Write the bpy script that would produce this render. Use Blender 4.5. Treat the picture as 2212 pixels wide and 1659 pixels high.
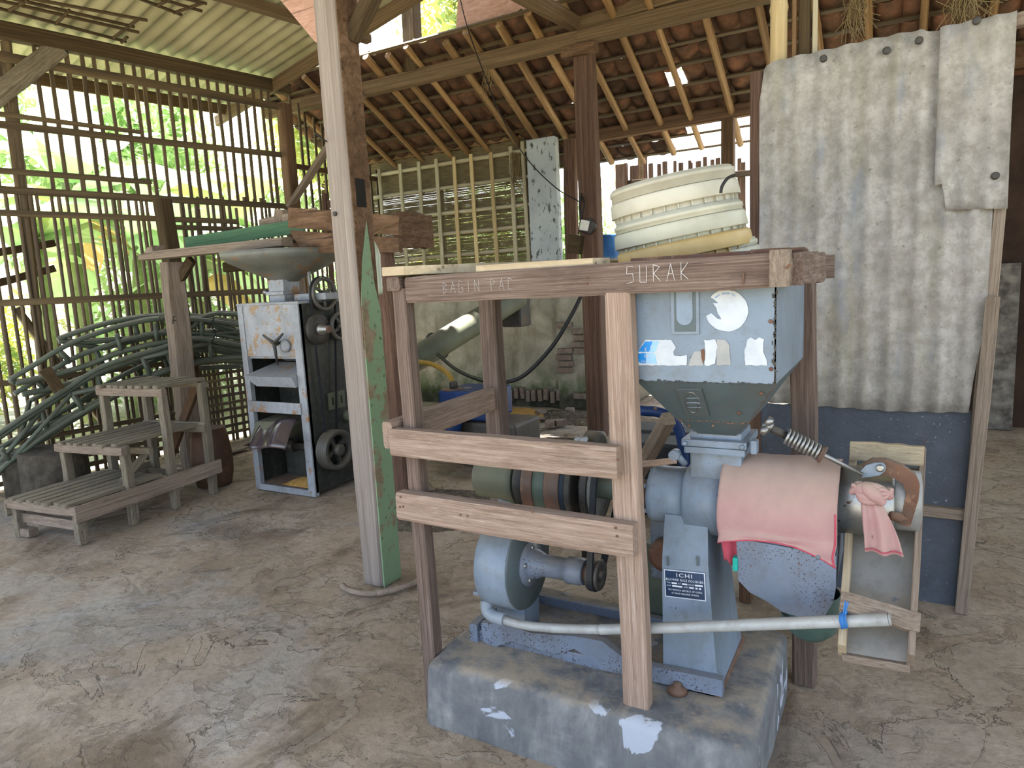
import bpy, bmesh, math, random
from mathutils import Vector as V, Matrix as M, noise as mnoise

for o in list(bpy.data.objects):
    bpy.data.objects.remove(o, do_unlink=True)
SC = bpy.context.scene
COL = SC.collection
rnd = random.Random(7)

# ------------------------------------------------------------------ camera
ROWS = ((0.87260991, 0.48581406, -0.05036507),
        (0.02746937, -0.15177091, -0.98803392),
        (-0.48764472, 0.86078469, -0.1457818))
FPX, CX, CY = 1479.36, 1106.0, 829.5
EYE = V((0, 0, 1.6))
cam = bpy.data.cameras.new('camera')
cam.sensor_width = 36.0
cam.lens = FPX / 2212 * 36.0
cam.clip_start = 0.05
cam_o = bpy.data.objects.new('camera', cam)
COL.objects.link(cam_o)
r0, r1, r2 = (V(r) for r in ROWS)
cam_o.matrix_world = M(((r0.x, -r1.x, -r2.x, EYE.x), (r0.y, -r1.y, -r2.y, EYE.y), (r0.z, -r1.z, -r2.z, EYE.z), (0, 0, 0, 1)))
SC.camera = cam_o

# ------------------------------------------------------------------ light
SC.view_settings.view_transform = 'Standard'
SC.view_settings.look = 'None'
SC.view_settings.gamma = 1.0
SC.view_settings.use_curve_mapping = False
SC.view_settings.exposure = 1.05
w = bpy.data.worlds.new('sky')
SC.world = w
w.use_nodes = True
nt = w.node_tree
nt.nodes.clear()
sky = nt.nodes.new('ShaderNodeTexSky')
sky.sky_type = 'NISHITA'
sky.sun_disc = False
sky.sun_elevation = math.radians(58)
sky.sun_rotation = math.radians(-30)
sky.dust_density = 3.0
sky.ozone_density = 1.0
bg = nt.nodes.new('ShaderNodeBackground')
bg.inputs[1].default_value = 0.5
wo = nt.nodes.new('ShaderNodeOutputWorld')
hz = nt.nodes.new('ShaderNodeHueSaturation')          # hazy tropical sky, less blue than the clear-air model
hz.inputs['Saturation'].default_value = 0.68
nt.links.new(sky.outputs[0], hz.inputs['Color'])
nt.links.new(hz.outputs[0], bg.inputs[0])
nt.links.new(bg.outputs[0], wo.inputs[0])
sun = bpy.data.lights.new('sun', 'SUN')
sun.energy = 32.0
sun.angle = math.radians(1.0)
sun.color = (1.0, 0.975, 0.94)
sun_o = bpy.data.objects.new('sun', sun)
COL.objects.link(sun_o)
sdir = V((-0.32, -0.03, 1.2)).normalized()      # towards the sun: near the zenith, a little to the left
sun_o.rotation_euler = sdir.to_track_quat('Z', 'Y').to_euler()
sun_o.location = sdir * 20

# ------------------------------------------------------------------ survey: a sight line met with a plane of the place
def sight(px, py):
    a, b = (px - CX) / FPX, (py - CY) / FPX
    return r0 * a + r1 * b + r2
def on_x(px, py, x):
    d = sight(px, py); return EYE + d * ((x - EYE.x) / d.x)
def on_y(px, py, y):
    d = sight(px, py); return EYE + d * ((y - EYE.y) / d.y)
def on_z(px, py, z):
    d = sight(px, py); return EYE + d * ((z - EYE.z) / d.z)
def on_plane(px, py, p, n):
    d = sight(px, py); p = V(p); n = V(n); return EYE + d * ((p - EYE).dot(n) / d.dot(n))

# ------------------------------------------------------------------ materials
def hexc(h):
    out = []
    for i in (0, 2, 4):
        c = int(h[i:i + 2], 16) / 255
        out.append(c / 12.92 if c <= .04045 else ((c + .055) / 1.055) ** 2.4)
    return (*[v * ALBEDO for v in out], 1)
ALBEDO = .74        # swatches were noted as seen in full light; real surfaces reflect less
MATS = {}
class NB:
    def __init__(s, name):
        s.m = bpy.data.materials.new(name); s.m.use_nodes = True
        s.t = s.m.node_tree; s.t.nodes.clear(); MATS[name] = s.m
    def n(s, typ, ins=None, **kw):
        x = s.t.nodes.new(typ)
        for k, v in kw.items(): setattr(x, k, v)
        for k, v in (ins or {}).items():
            i = x.inputs[k]
            if isinstance(v, bpy.types.NodeSocket): s.t.links.new(v, i)
            else: i.default_value = v
        return x
    def ramp(s, fac, stops, interp='LINEAR'):
        x = s.n('ShaderNodeValToRGB', {0: fac}); cr = x.color_ramp; cr.interpolation = interp
        while len(cr.elements) < len(stops): cr.elements.new(.5)
        for e, (p, c) in zip(cr.elements, stops):
            e.position = p; e.color = hexc(c) if isinstance(c, str) else (c, c, c, 1)
        return x.outputs[0]
    def mix(s, fac, a, b, blend='MIX'):
        x = s.n('ShaderNodeMix', data_type='RGBA', blend_type=blend)
        for i, v in ((0, fac), (6, a), (7, b)):
            if isinstance(v, bpy.types.NodeSocket): s.t.links.new(v, x.inputs[i])
            else: x.inputs[i].default_value = hexc(v) if isinstance(v, str) else v
        return x.outputs[2]
    def coords(s, scale, random=True, which='Object'):
        tc = s.n('ShaderNodeTexCoord'); mp = s.n('ShaderNodeMapping', {0: tc.outputs[which], 3: scale})
        if random:
            oi = s.n('ShaderNodeObjectInfo')
            ml = s.n('ShaderNodeMath', {0: oi.outputs['Random'], 1: 61.0}, operation='MULTIPLY')
            cb = s.n('ShaderNodeCombineXYZ', {0: ml.outputs[0], 1: ml.outputs[0], 2: ml.outputs[0]})
            ad = s.n('ShaderNodeVectorMath', {0: mp.outputs[0], 1: cb.outputs[0]}, operation='ADD')
            return ad.outputs[0]
        return mp.outputs[0]
    def noise(s, vec, scale=1, detail=5, rough=.6, dist=0):
        return s.n('ShaderNodeTexNoise', {'Vector': vec, 'Scale': scale, 'Detail': detail, 'Roughness': rough, 'Distortion': dist}).outputs[0]
    def out(s, color, rough=.8, bump=None, strength=.3, dist=.01, metal=0, spec=.3, alpha=None, trans=0):
        b = s.n('ShaderNodeBsdfPrincipled')
        for k, v in (('Base Color', color), ('Roughness', rough), ('Metallic', metal), ('Specular IOR Level', spec), ('Transmission Weight', trans)):
            if isinstance(v, bpy.types.NodeSocket): s.t.links.new(v, b.inputs[k])
            else: b.inputs[k].default_value = hexc(v) if isinstance(v, str) else v
        if bump is not None:
            bp = s.n('ShaderNodeBump', {'Height': bump, 'Strength': strength, 'Distance': dist}); s.t.links.new(bp.outputs[0], b.inputs['Normal'])
        o = s.n('ShaderNodeOutputMaterial'); s.t.links.new(b.outputs[0], o.inputs[0])
        return s.m
def vary(nb, col, amt=.25):
    oi = nb.n('ShaderNodeObjectInfo')
    v = nb.n('ShaderNodeMapRange', {0: oi.outputs['Random'], 3: 1 - amt, 4: 1 + amt})
    return nb.n('ShaderNodeHueSaturation', {'Value': v.outputs[0], 'Color': col}).outputs[0]
def wood(name, c1, c2, c3, amt=.12, grain=(2.2, 9, 9), rough=.85, paint=None, paint_lo=.5):
    nb = NB(name); co = nb.coords(grain)
    g = nb.noise(co, 1, 8, .7, .6)
    fine = nb.noise(nb.coords((5, 45, 45)), 1, 4, .6)
    col = nb.ramp(g, [(.28, c1), (.5, c2), (.72, c3)])
    col = nb.mix(nb.ramp(fine, [(.35, .55), (.6, 0.0)]), col, c1, 'MIX')
    blot = nb.noise(nb.coords((4, 2.0, 2.0)), 1.2, 6, .7)
    col = nb.mix(nb.ramp(blot, [(.48, 0.0), (.68, .6)]), col, c1)
    col = nb.mix(nb.ramp(nb.noise(nb.coords((14, 9, 9)), 1, 6, .7), [(.56, 0.0), (.7, .35)]), col, c3)
    if paint:
        p = nb.noise(nb.coords((1.4, 3, 3)), 1.3, 6, .65)
        col = nb.mix(nb.ramp(p, [(paint_lo, 0.0), (paint_lo + .04, 1.0)]), col, paint)
    crack = nb.ramp(nb.noise(nb.coords((.8, 30, 30)), 1, 3, .5), [(.30, .0), (.36, 1.0)])
    h = nb.mix(.5, fine, crack)
    col = nb.mix(crack, nb.mix(.55, col, '1c1611'), col)
    return nb.out(vary(nb, col, amt), rough, h, .5, .004, spec=.2)
def bamboo(name, c1, c2, c3, amt=.2):
    nb = NB(name)
    g = nb.noise(nb.coords((3, 1.2, 1.2)), 1, 5, .6)
    col = nb.ramp(g, [(.3, c1), (.5, c2), (.7, c3)])
    return nb.out(vary(nb, col, amt), .6, nb.noise(nb.coords((2, 8, 8)), 1, 3), .15, .003, spec=.35)
def paintm(name, c1, c2, rust='6b4028', rust_lo=.62, rough=.5, scale=3.0, speck=None, metal=0, speck_lo=.64):
    nb = NB(name); co = nb.coords((1, 1, 1))
    base = nb.ramp(nb.noise(co, scale, 5, .6), [(.35, c1), (.65, c2)])
    r = nb.noise(co, scale * 2.3, 9, .72)
    m = nb.ramp(r, [(rust_lo, 0.0), (rust_lo + .035, 1.0)])
    col = nb.mix(m, base, rust)
    if speck:
        s = nb.noise(co, 150, 2, .5); big = nb.noise(co, 6, 3, .5)
        sm = nb.ramp(s, [(speck_lo, 0.0), (speck_lo + .03, 1.0)])
        sm = nb.mix(nb.ramp(big, [(.42, 0.0), (.6, 1.0)]), (0, 0, 0, 1), sm)
        col = nb.mix(sm, col, speck)
    dust = nb.n('ShaderNodeSeparateXYZ', {0: nb.n('ShaderNodeNewGeometry').outputs['Normal']})
    dm = nb.n('ShaderNodeMapRange', {0: dust.outputs[2], 1: .35, 2: 1.0, 3: 0.0, 4: .45})
    dn = nb.n('ShaderNodeMath', {0: dm.outputs[0], 1: nb.ramp(nb.noise(co, 9, 4), [(.3, .3), (.6, 1.0)])}, operation='MULTIPLY')
    gr = nb.noise(nb.coords((2.6, 2.6, 1.0)), 1.2, 7, .7, .5)
    col = nb.mix(nb.ramp(gr, [(.46, 0.0), (.66, .42)]), col, '57524a')
    col = nb.mix(nb.ramp(nb.noise(co, 21, 6, .7), [(.34, .3), (.5, 0.0)]), col, '625d55')
    col = nb.mix(dn.outputs[0], col, '978a78')
    return nb.out(col, rough, r, .12, .003, metal=metal, spec=.4)
def plain(name, c1, c2=None, rough=.6, metal=0, scale=6, bump=.1, spec=.3):
    nb = NB(name); n_ = nb.noise(nb.coords((1, 1, 1)), scale, 5, .65)
    return nb.out(nb.ramp(n_, [(.35, c1), (.65, c2 or c1)]), rough, n_, bump, .004, metal=metal, spec=spec)

wood('wood_grey', '6d5d50', '988879', 'b7a999')
wood('wood_pale', '7b6658', 'a68f7f', 'c3b1a3')
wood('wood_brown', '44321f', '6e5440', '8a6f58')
wood('wood_red', '46342a', '6b5143', '8c705e')
wood('wood_dark', '352a1d', '54452f', '6b5a40')
wood('wood_beam', '50402c', '756048', '957f62', .08)
wood('wood_frame', '4f4038', '7a685e', '9c8b80', .08)
wood('wood_post', '7d7168', '9a8f86', 'b3a89f', .03)
wood('wood_green_paint', '7a6b55', '8f8068', 'a6967c', .03, paint='839c7a', paint_lo=.44)
wood('wood_tray_green', '49694f', '5b7f61', '6d9172', .03)
wood('board_fibre', 'a67e68', 'c0998a', 'd2b0a0', .05, grain=(9, 30, 30))
wood('wood_stool', '5a5142', '8b8170', 'a89e8d', .1)
wood('plank_top', 'a59379', 'c2b193', 'd6c8ae', .06)
bamboo('bamboo_tan', '6f5233', '94734b', 'b3946a')
bamboo('bamboo_slat', '40352a', '5a4a34', '746347')
bamboo('bamboo_pale', 'a3977c', 'bcb092', 'd3c8ac', .1)
bamboo('bamboo_bright', 'a98f62', 'c7ad7d', 'd9c397')
paintm('steel_blue', '728292', '8696a8', rust_lo=.74, speck='3a2a22', rough=.42, speck_lo=.70)
paintm('steel_blue_speck', '6c7788', '7a869a', rust_lo=.66, speck='2a1d1d', rough=.45, speck_lo=.60)
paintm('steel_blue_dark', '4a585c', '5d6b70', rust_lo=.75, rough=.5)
paintm('steel_olive', '555a45', '6d715b', rust_lo=.72, rough=.6)
paintm('mill_grey', '8b8f95', 'a2a6ad', rust='9a7350', rust_lo=.575, speck='5a3d2a', rough=.5)
paintm('mill_rusty', '8f9298', 'a6a9af', rust='a0825f', rust_lo=.53, speck='5a3d2a', rough=.5, scale=6.0)
paintm('mill_dark', '20221d', '2d302a', rust='4a2e20', rust_lo=.66, rough=.6)  # near-black side panel; also puts the cabinet's inner shade into colour
paintm('hopper_grey', '62655f', '80827b', rust='8a6748', rust_lo=.57, rough=.5)
paintm('bronze_iron', '5a4134', '7a5a48', rust='8d6b55', rust_lo=.6, rough=.5)
paintm('iron_green', '4d5a50', '61705f', rust_lo=.7, rough=.5)
paintm('iron_dark', '2d2b29', '45413d', rust='5a3b28', rust_lo=.62, rough=.55, metal=.2)
paintm('iron_worn', '4a4742', '68645c', rust='5a3b28', rust_lo=.64, rough=.5, metal=.2)
paintm('rust_iron', '5c3c2b', '7a543e', rust='8c6a52', rust_lo=.56, rough=.75)
paintm('chrome_worn', '9a9a98', 'b9bab8', rust='5c463a', rust_lo=.62, rough=.4, metal=.85, scale=5)
paintm('sheet_zinc', '8f8f8c', 'a9a8a5', rust='5d6f86', rust_lo=.64, rough=.45, metal=.2)
paintm('tube_green', '4a5347', '5f6a5b', rust_lo=.75, rough=.5)
plain('rubber', '16171a', '24262a', .6)
plain('belt_blue', '1c2530', '2c3a48', .6)
plain('cable_black', '121212', '1d1c1b', .5)
plain('white_plastic', 'c9c3b8', 'e2ddd2', .4)
paintm('pvc_grey', 'a6a9a8', 'babcba', rust='8b8272', rust_lo=.63, rough=.4)
plain('pvc_elbow', '7f8993', '949da6', .45)
plain('blue_plastic', '102c5a', '173b74', .45)
plain('blue_drum', '17406f', '2a6296', .35)
plain('blue_cord', '2f6fb5', '4a8acb', .7)
plain('yellow_hose', '9c7a2c', 'b8954a', .4)
plain('tub_white', 'b2b09f', 'cbc9b8', .45, scale=4)
plain('tub_yellow', 'a98f5c', 'c6ad78', .45, scale=4)
plain('tub_grey', 'aeaa9a', 'c9c5b5', .5, scale=4)
plain('boot_green', '3d5450', '56706a', .5)
plain('teal_cloth', '1f9a8c', '2cb3a3', .8)
plain('sticker_pale', '8fc2ea', 'b5d6f0', .45, scale=12)
plain('sticker_white', 'bcc3cc', 'd2d8de', .45, scale=12)
plain('sticker_grey', '9a9c9c', 'aaaba8', .5, scale=12)
plain('sticker_blue', '1585d8', '2a9aec', .4)
plain('plate_blue', '1f3350', '2c4669', .35)
plain('plate_white', 'd5dbe4', 'e8edf4', .4)
plain('chalk', 'd8d4d2', 'f0eeec', .9)
plain('dark_void', '14110e', '1f1a16', .9)
plain('husk', 'a37b3e', 'c69b57', .9, scale=30, bump=.6)
plain('glass_bottle', 'b5bda5', 'c7cdb6', .25)
NB('bag_film').out('4b4144', .12, spec=.7)
plain('cream_switch', 'd8d4cc', 'e6e2da', .4)
plain('brick', '75665c', '968679', .9, scale=18, bump=.4)
plain('mortar', '6f6a5f', '86806f', .95, scale=18, bump=.5)
plain('trunk', '6d7a4e', '8f9a68', .8)
plain('straw', '7a6645', '9a855e', .9)
plain('stone_dark', '3b362f', '5a5348', .95, scale=12, bump=.6)
plain('barrel_brown', '4a3428', '6d4f3d', .6)
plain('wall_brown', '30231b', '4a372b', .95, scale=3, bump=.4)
plain('limewash', '4d4741', '8f887e', .9, scale=9)

ALBEDO = 1.0
def leafm(name, c1, c2, tr):
    nb = NB(name)
    n_ = nb.noise(nb.coords((1.5, 1.5, 1.5)), 2, 4)
    col = vary(nb, nb.ramp(n_, [(.35, c1), (.65, c2)]), .3)
    d = nb.n('ShaderNodeBsdfPrincipled', {'Base Color': col, 'Roughness': .45})
    t = nb.n('ShaderNodeBsdfTranslucent', {'Color': nb.mix(.5, col, tr)})
    mx = nb.n('ShaderNodeMixShader', {0: .5, 1: d.outputs[0], 2: t.outputs[0]})
    o = nb.n('ShaderNodeOutputMaterial'); nb.t.links.new(mx.outputs[0], o.inputs[0])
leafm('leaf_banana', '7fa873', 'b2cca4', 'dcebbf')
leafm('leaf_dry', 'a08050', 'c0a070', 'd8b880')
leafm('leaf_tree', '6f9060', 'a6bd88', 'd6e6a8')
leafm('leaf_yellow', 'a2ae60', 'd0ce84', 'f0ea98')

ALBEDO = .74
# floor: worn screed, flaking in thin plates, stained
nb = NB('floor_screed'); co = nb.coords((1, 1, 1), False)
big = nb.noise(co, 1.1, 6, .62, .4)
col = nb.ramp(big, [(.3, '86735f'), (.45, 'a8957f'), (.6, 'b9a996'), (.75, 'c7bdb0')])
st = nb.noise(nb.coords((1.3, .8, 1), False), 1.6, 7, .7, 1.2)
col = nb.mix(nb.ramp(st, [(.52, 0.0), (.66, .75)]), col, '6b5844')
wet = nb.noise(co, .55, 4, .6, .8)
col = nb.mix(nb.ramp(wet, [(.56, 0.0), (.66, .5)]), col, '9aa0a4')
wv = nb.n('ShaderNodeVectorMath', {0: co, 1: nb.n('ShaderNodeVectorMath', {0: nb.n('ShaderNodeTexNoise', {'Vector': co, 'Scale': 1.7, 'Detail': 6.0}).outputs[1], 3: .9}, operation='SCALE').outputs[0]}, operation='ADD').outputs[0]
vor = nb.n('ShaderNodeTexVoronoi', {'Vector': wv, 'Scale': 1.15}, feature='DISTANCE_TO_EDGE').outputs[0]
cmask = nb.ramp(nb.noise(co, 1.3, 4), [(.52, 0.0), (.62, 1.0)])
crack = nb.ramp(vor, [(.003, .8), (.014, 0.0)])
crk = nb.n('ShaderNodeMath', {0: crack, 1: cmask}, operation='MULTIPLY').outputs[0]
col = nb.mix(crk, col, '40352a')
iso = nb.noise(co, 1.9, 9, .6, .9)
edge = nb.ramp(iso, [(.492, 0.0), (.4985, 1.0), (.5005, 1.0), (.503, 0.0)])
iso2 = nb.noise(nb.coords((1.1, 1.6, 1), False), 4.3, 8, .62, .8)
edge2 = nb.ramp(iso2, [(.555, 0.0), (.562, .8), (.564, .8), (.568, 0.0)])
ed = nb.n('ShaderNodeMath', {0: edge, 1: edge2}, operation='MAXIMUM').outputs[0]
ed = nb.n('ShaderNodeMath', {0: ed, 1: nb.ramp(nb.noise(co, 1.0, 4), [(.42, .1), (.58, .9)])}, operation='MULTIPLY').outputs[0]
col = nb.mix(nb.ramp(iso, [(.5, 0.0), (.502, .28)]), col, 'b5aa9a')
col = nb.mix(nb.ramp(iso2, [(.564, 0.0), (.568, .35)]), col, '84735f')
col = nb.mix(ed, col, '4a3d30')
flake = nb.ramp(nb.noise(co, 2.6, 8, .6, .7), [(.55, 0.0), (.565, 1.0)])
fl2 = nb.ramp(nb.noise(co, 5.5, 8, .65, .5), [(.6, 0.0), (.612, 1.0)])
def patch(col, px, py, rx, ry, tint, amt, wob=.35):
    c = on_z(px, py, 0)
    mp = nb.n('ShaderNodeMapping', {0: wv, 1: (-c.x / rx - .0, -c.y / ry, 0), 3: (1 / rx, 1 / ry, 0)})
    ln = nb.n('ShaderNodeVectorMath', {0: mp.outputs[0]}, operation='LENGTH').outputs[1]
    ln = nb.n('ShaderNodeMath', {0: ln, 1: nb.n('ShaderNodeMath', {0: nb.noise(co, 3.1, 7, .65), 1: 1.6}, operation='MULTIPLY').outputs[0]}, operation='ADD').outputs[0]
    return nb.mix(nb.ramp(nb.n('ShaderNodeMath', {0: ln, 1: .5}, operation='MULTIPLY').outputs[0], [(.55, amt), (.85, 0.0)]), col, tint)
col = patch(col, 120, 1350, .55, .4, '6d5a34', .8)
col = patch(col, 250, 1580, .5, .3, '65503c', .75)
col = patch(col, 780, 1590, .45, .25, '6b5640', .7)
col = patch(col, 700, 1130, .5, .3, '5f4d3e', .6)
col = patch(col, 330, 1230, .9, .3, 'b9b3a8', .5)
col = patch(col, 1950, 1560, .5, .35, '6f6a64', .5)
specks = nb.ramp(nb.noise(co, 85, 2, .5), [(.72, 0.0), (.75, 1.0)])
col = nb.mix(specks, col, '463a2e')
col = nb.mix(nb.ramp(nb.noise(co, 26, 6, .7), [(.35, .35), (.6, 0.0)]), col, '6d6052')
h1 = nb.n('ShaderNodeMath', {0: nb.ramp(iso, [(.497, 0.0), (.503, 1.0)]), 1: nb.ramp(iso2, [(.56, 1.0), (.566, 0.0)])}, operation='ADD').outputs[0]
h1 = nb.n('ShaderNodeMath', {0: h1, 1: fl2}, operation='ADD').outputs[0]
h2 = nb.n('ShaderNodeMath', {0: h1, 1: crk}, operation='SUBTRACT').outputs[0]
h3 = nb.n('ShaderNodeMath', {0: h2, 1: nb.noise(co, 22, 6, .7)}, operation='ADD').outputs[0]
nb.out(col, .8, h3, .7, .012, spec=.25)
# plinth: dark cement render with flakes of old white paint
nb = NB('plinth_cement'); co = nb.coords((1, 1, 1), False)
col = nb.ramp(nb.noise(co, 4.5, 7, .68, .6), [(.3, '5a5b5c'), (.5, '808182'), (.7, 'a4a29d')])
col = nb.mix(nb.ramp(nb.noise(nb.coords((14, 14, 3), False), 1, 4), [(.45, .5), (.65, 0.0)]), col, '57595c')
col = nb.mix(nb.ramp(nb.noise(co, 5.2, 5, .5, .6), [(.645, 0.0), (.66, 1.0)]), col, 'b3b9c4')
gn = nb.n('ShaderNodeSeparateXYZ', {0: nb.n('ShaderNodeNewGeometry').outputs['Normal']}).outputs[2]
dd = nb.n('ShaderNodeMath', {0: nb.n('ShaderNodeMapRange', {0: gn, 1: .5, 2: .95}).outputs[0], 1: nb.ramp(nb.noise(co, 7, 6, .7), [(.42, 0.0), (.6, .85)])}, operation='MULTIPLY').outputs[0]
col = nb.mix(dd, col, 'aa9c88')
nb.out(col, .85, nb.noise(co, 30, 7, .7), .5, .006, spec=.2)
# plaster with moss low down, darker towards the ground
nb = NB('plaster_old'); co = nb.coords((1, 1, 1), False)
col = nb.ramp(nb.noise(co, 2.5, 7, .7, .5), [(.28, '857f72'), (.5, 'aea796'), (.72, 'cdc7b6')])
col = nb.mix(nb.ramp(nb.noise(nb.coords((5, 5, 1.1), False), 1, 5), [(.5, 0.0), (.72, .65)]), col, '6d6250')
z = nb.n('ShaderNodeSeparateXYZ', {0: co}).outputs[2]
mz = nb.n('ShaderNodeMapRange', {0: z, 1: .62, 2: .15, 3: 0.0, 4: 1.0}).outputs[0]
mm = nb.n('ShaderNodeMath', {0: mz, 1: nb.ramp(nb.noise(co, 3.2, 5), [(.42, 0.0), (.56, 1.0)])}, operation='MULTIPLY').outputs[0]
col = nb.mix(mm, col, '3f5a2c')
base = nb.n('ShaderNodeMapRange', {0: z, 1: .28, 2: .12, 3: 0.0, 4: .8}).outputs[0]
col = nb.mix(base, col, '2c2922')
nb.out(col, .9, nb.noise(co, 9, 8, .7), .5, .02)
nb = NB('whitewash_peeling'); co = nb.coords((1, 1, 1), False)
col = nb.ramp(nb.noise(co, 3, 5), [(.3, 'a9b0b4'), (.7, 'c5cbcd')])
col = nb.mix(nb.ramp(nb.noise(nb.coords((16, 16, 7), False), 1, 7, .7), [(.57, 0.0), (.6, 1.0)]), col, '5c5a55')
nb.out(col, .85, nb.noise(co, 14, 6), .4, .01)
# asbestos-cement sheet
nb = NB('asbestos_sheet'); co = nb.coords((1, 1, 1))
col = nb.ramp(nb.noise(co, 5, 7, .7), [(.3, '97918b'), (.5, 'b4aea8'), (.72, 'cbc7c1')])
col = nb.mix(nb.ramp(nb.noise(nb.coords((9, 9, 1.2)), 1, 5), [(.48, 0.0), (.66, .45)]), col, '968e74')
col = nb.mix(nb.ramp(nb.noise(co, 17, 8, .75), [(.42, .45), (.56, 0.0)]), col, '7f7b70')
col = nb.mix(nb.ramp(nb.noise(nb.coords((7, 7, 2)), 1.2, 5), [(.55, 0.0), (.7, .55)]), col, '8b93a3')
col = nb.mix(nb.ramp(nb.noise(co, 48, 6, .7), [(.62, 0.0), (.68, .7)]), col, '6c675c')
nb.out(col, .9, nb.noise(co, 55, 6, .75), .7, .006, spec=.15)
nb = NB('roof_sheet'); co = nb.coords((1, 1, 1))
col = nb.ramp(nb.noise(co, 1.6, 5, .6), [(.3, '8f8968'), (.6, 'aba585'), (.8, 'bfb998')])
nb.out(col, .8, nb.noise(co, 20, 5), .2, .004)
nb = NB('black_sheet'); co = nb.coords((1, 1, 1))
col = nb.ramp(nb.noise(co, 4, 6, .7), [(.3, '3a3f48'), (.6, '4a515c'), (.8, '5d6571')])
col = nb.mix(nb.ramp(nb.noise(co, 60, 4), [(.66, 0.0), (.7, .8)]), col, '8e97a5')
col = nb.mix(nb.ramp(nb.noise(co, 2.2, 6), [(.66, 0.0), (.7, .8)]), col, '5a3326')
nb.out(col, .55, nb.noise(co, 45, 6, .7), .6, .006, spec=.4)
nb = NB('terracotta'); co = nb.coords((1, 1, 1))
col = nb.ramp(nb.noise(co, 5, 6, .65), [(.3, '3a2d25'), (.5, '59402f'), (.7, '7c543f')])
nb.out(vary(nb, col, .4), .9, nb.noise(co, 16, 5), .3, .006)
nb = NB('mat_strip'); co = nb.coords((2, 2, 40), False)
col = nb.ramp(nb.noise(co, 3, 4), [(.3, '5c4e37'), (.5, '76674a'), (.7, '8f7f5e')])
nb.out(col, .75)
nb = NB('cloth_pink'); co = nb.coords((1, 1, 1), False)
col = nb.ramp(nb.noise(co, 5, 4), [(.35, 'b08586'), (.65, 'c09895')])
gn = nb.n('ShaderNodeSeparateXYZ', {0: nb.n('ShaderNodeNewGeometry').outputs['Normal']}).outputs[2]
dd = nb.n('ShaderNodeMapRange', {0: gn, 1: -.1, 2: .8, 3: 0.0, 4: .8}).outputs[0]
col = nb.mix(dd, col, 'b5a190')
col = nb.mix(nb.ramp(nb.noise(co, 7, 6, .7), [(.45, 0.0), (.7, .4)]), col, '9c857d')
col = nb.mix(nb.ramp(nb.noise(co, 26, 3), [(.73, 0.0), (.76, .8)]), col, '6d4d4a')
nb.out(col, .95, nb.noise(co, 160, 2), .25, .002, spec=.1)
plain('cloth_red_hem', 'b8485a', 'c95c6c', .9)
nb = NB('soil_green'); co = nb.coords((1, 1, 1), False)
col = nb.ramp(nb.noise(co, 2, 7, .7), [(.3, '7f7a64'), (.5, '9b9a80'), (.7, 'b8b09a')])
nb.out(col, .95, nb.noise(co, 8, 6), .5, .05)
nb = NB('rubble'); co = nb.coords((1, 1, 1))
col = nb.ramp(nb.noise(co, 9, 8, .75), [(.3, '3c342a'), (.5, '665a4a'), (.7, '8f8574')])
col = nb.mix(nb.ramp(nb.noise(co, 30, 5), [(.6, 0.0), (.66, .8)]), col, 'b5ada0')
nb.out(col, .95, nb.noise(co, 35, 8, .75), .9, .03)

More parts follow.
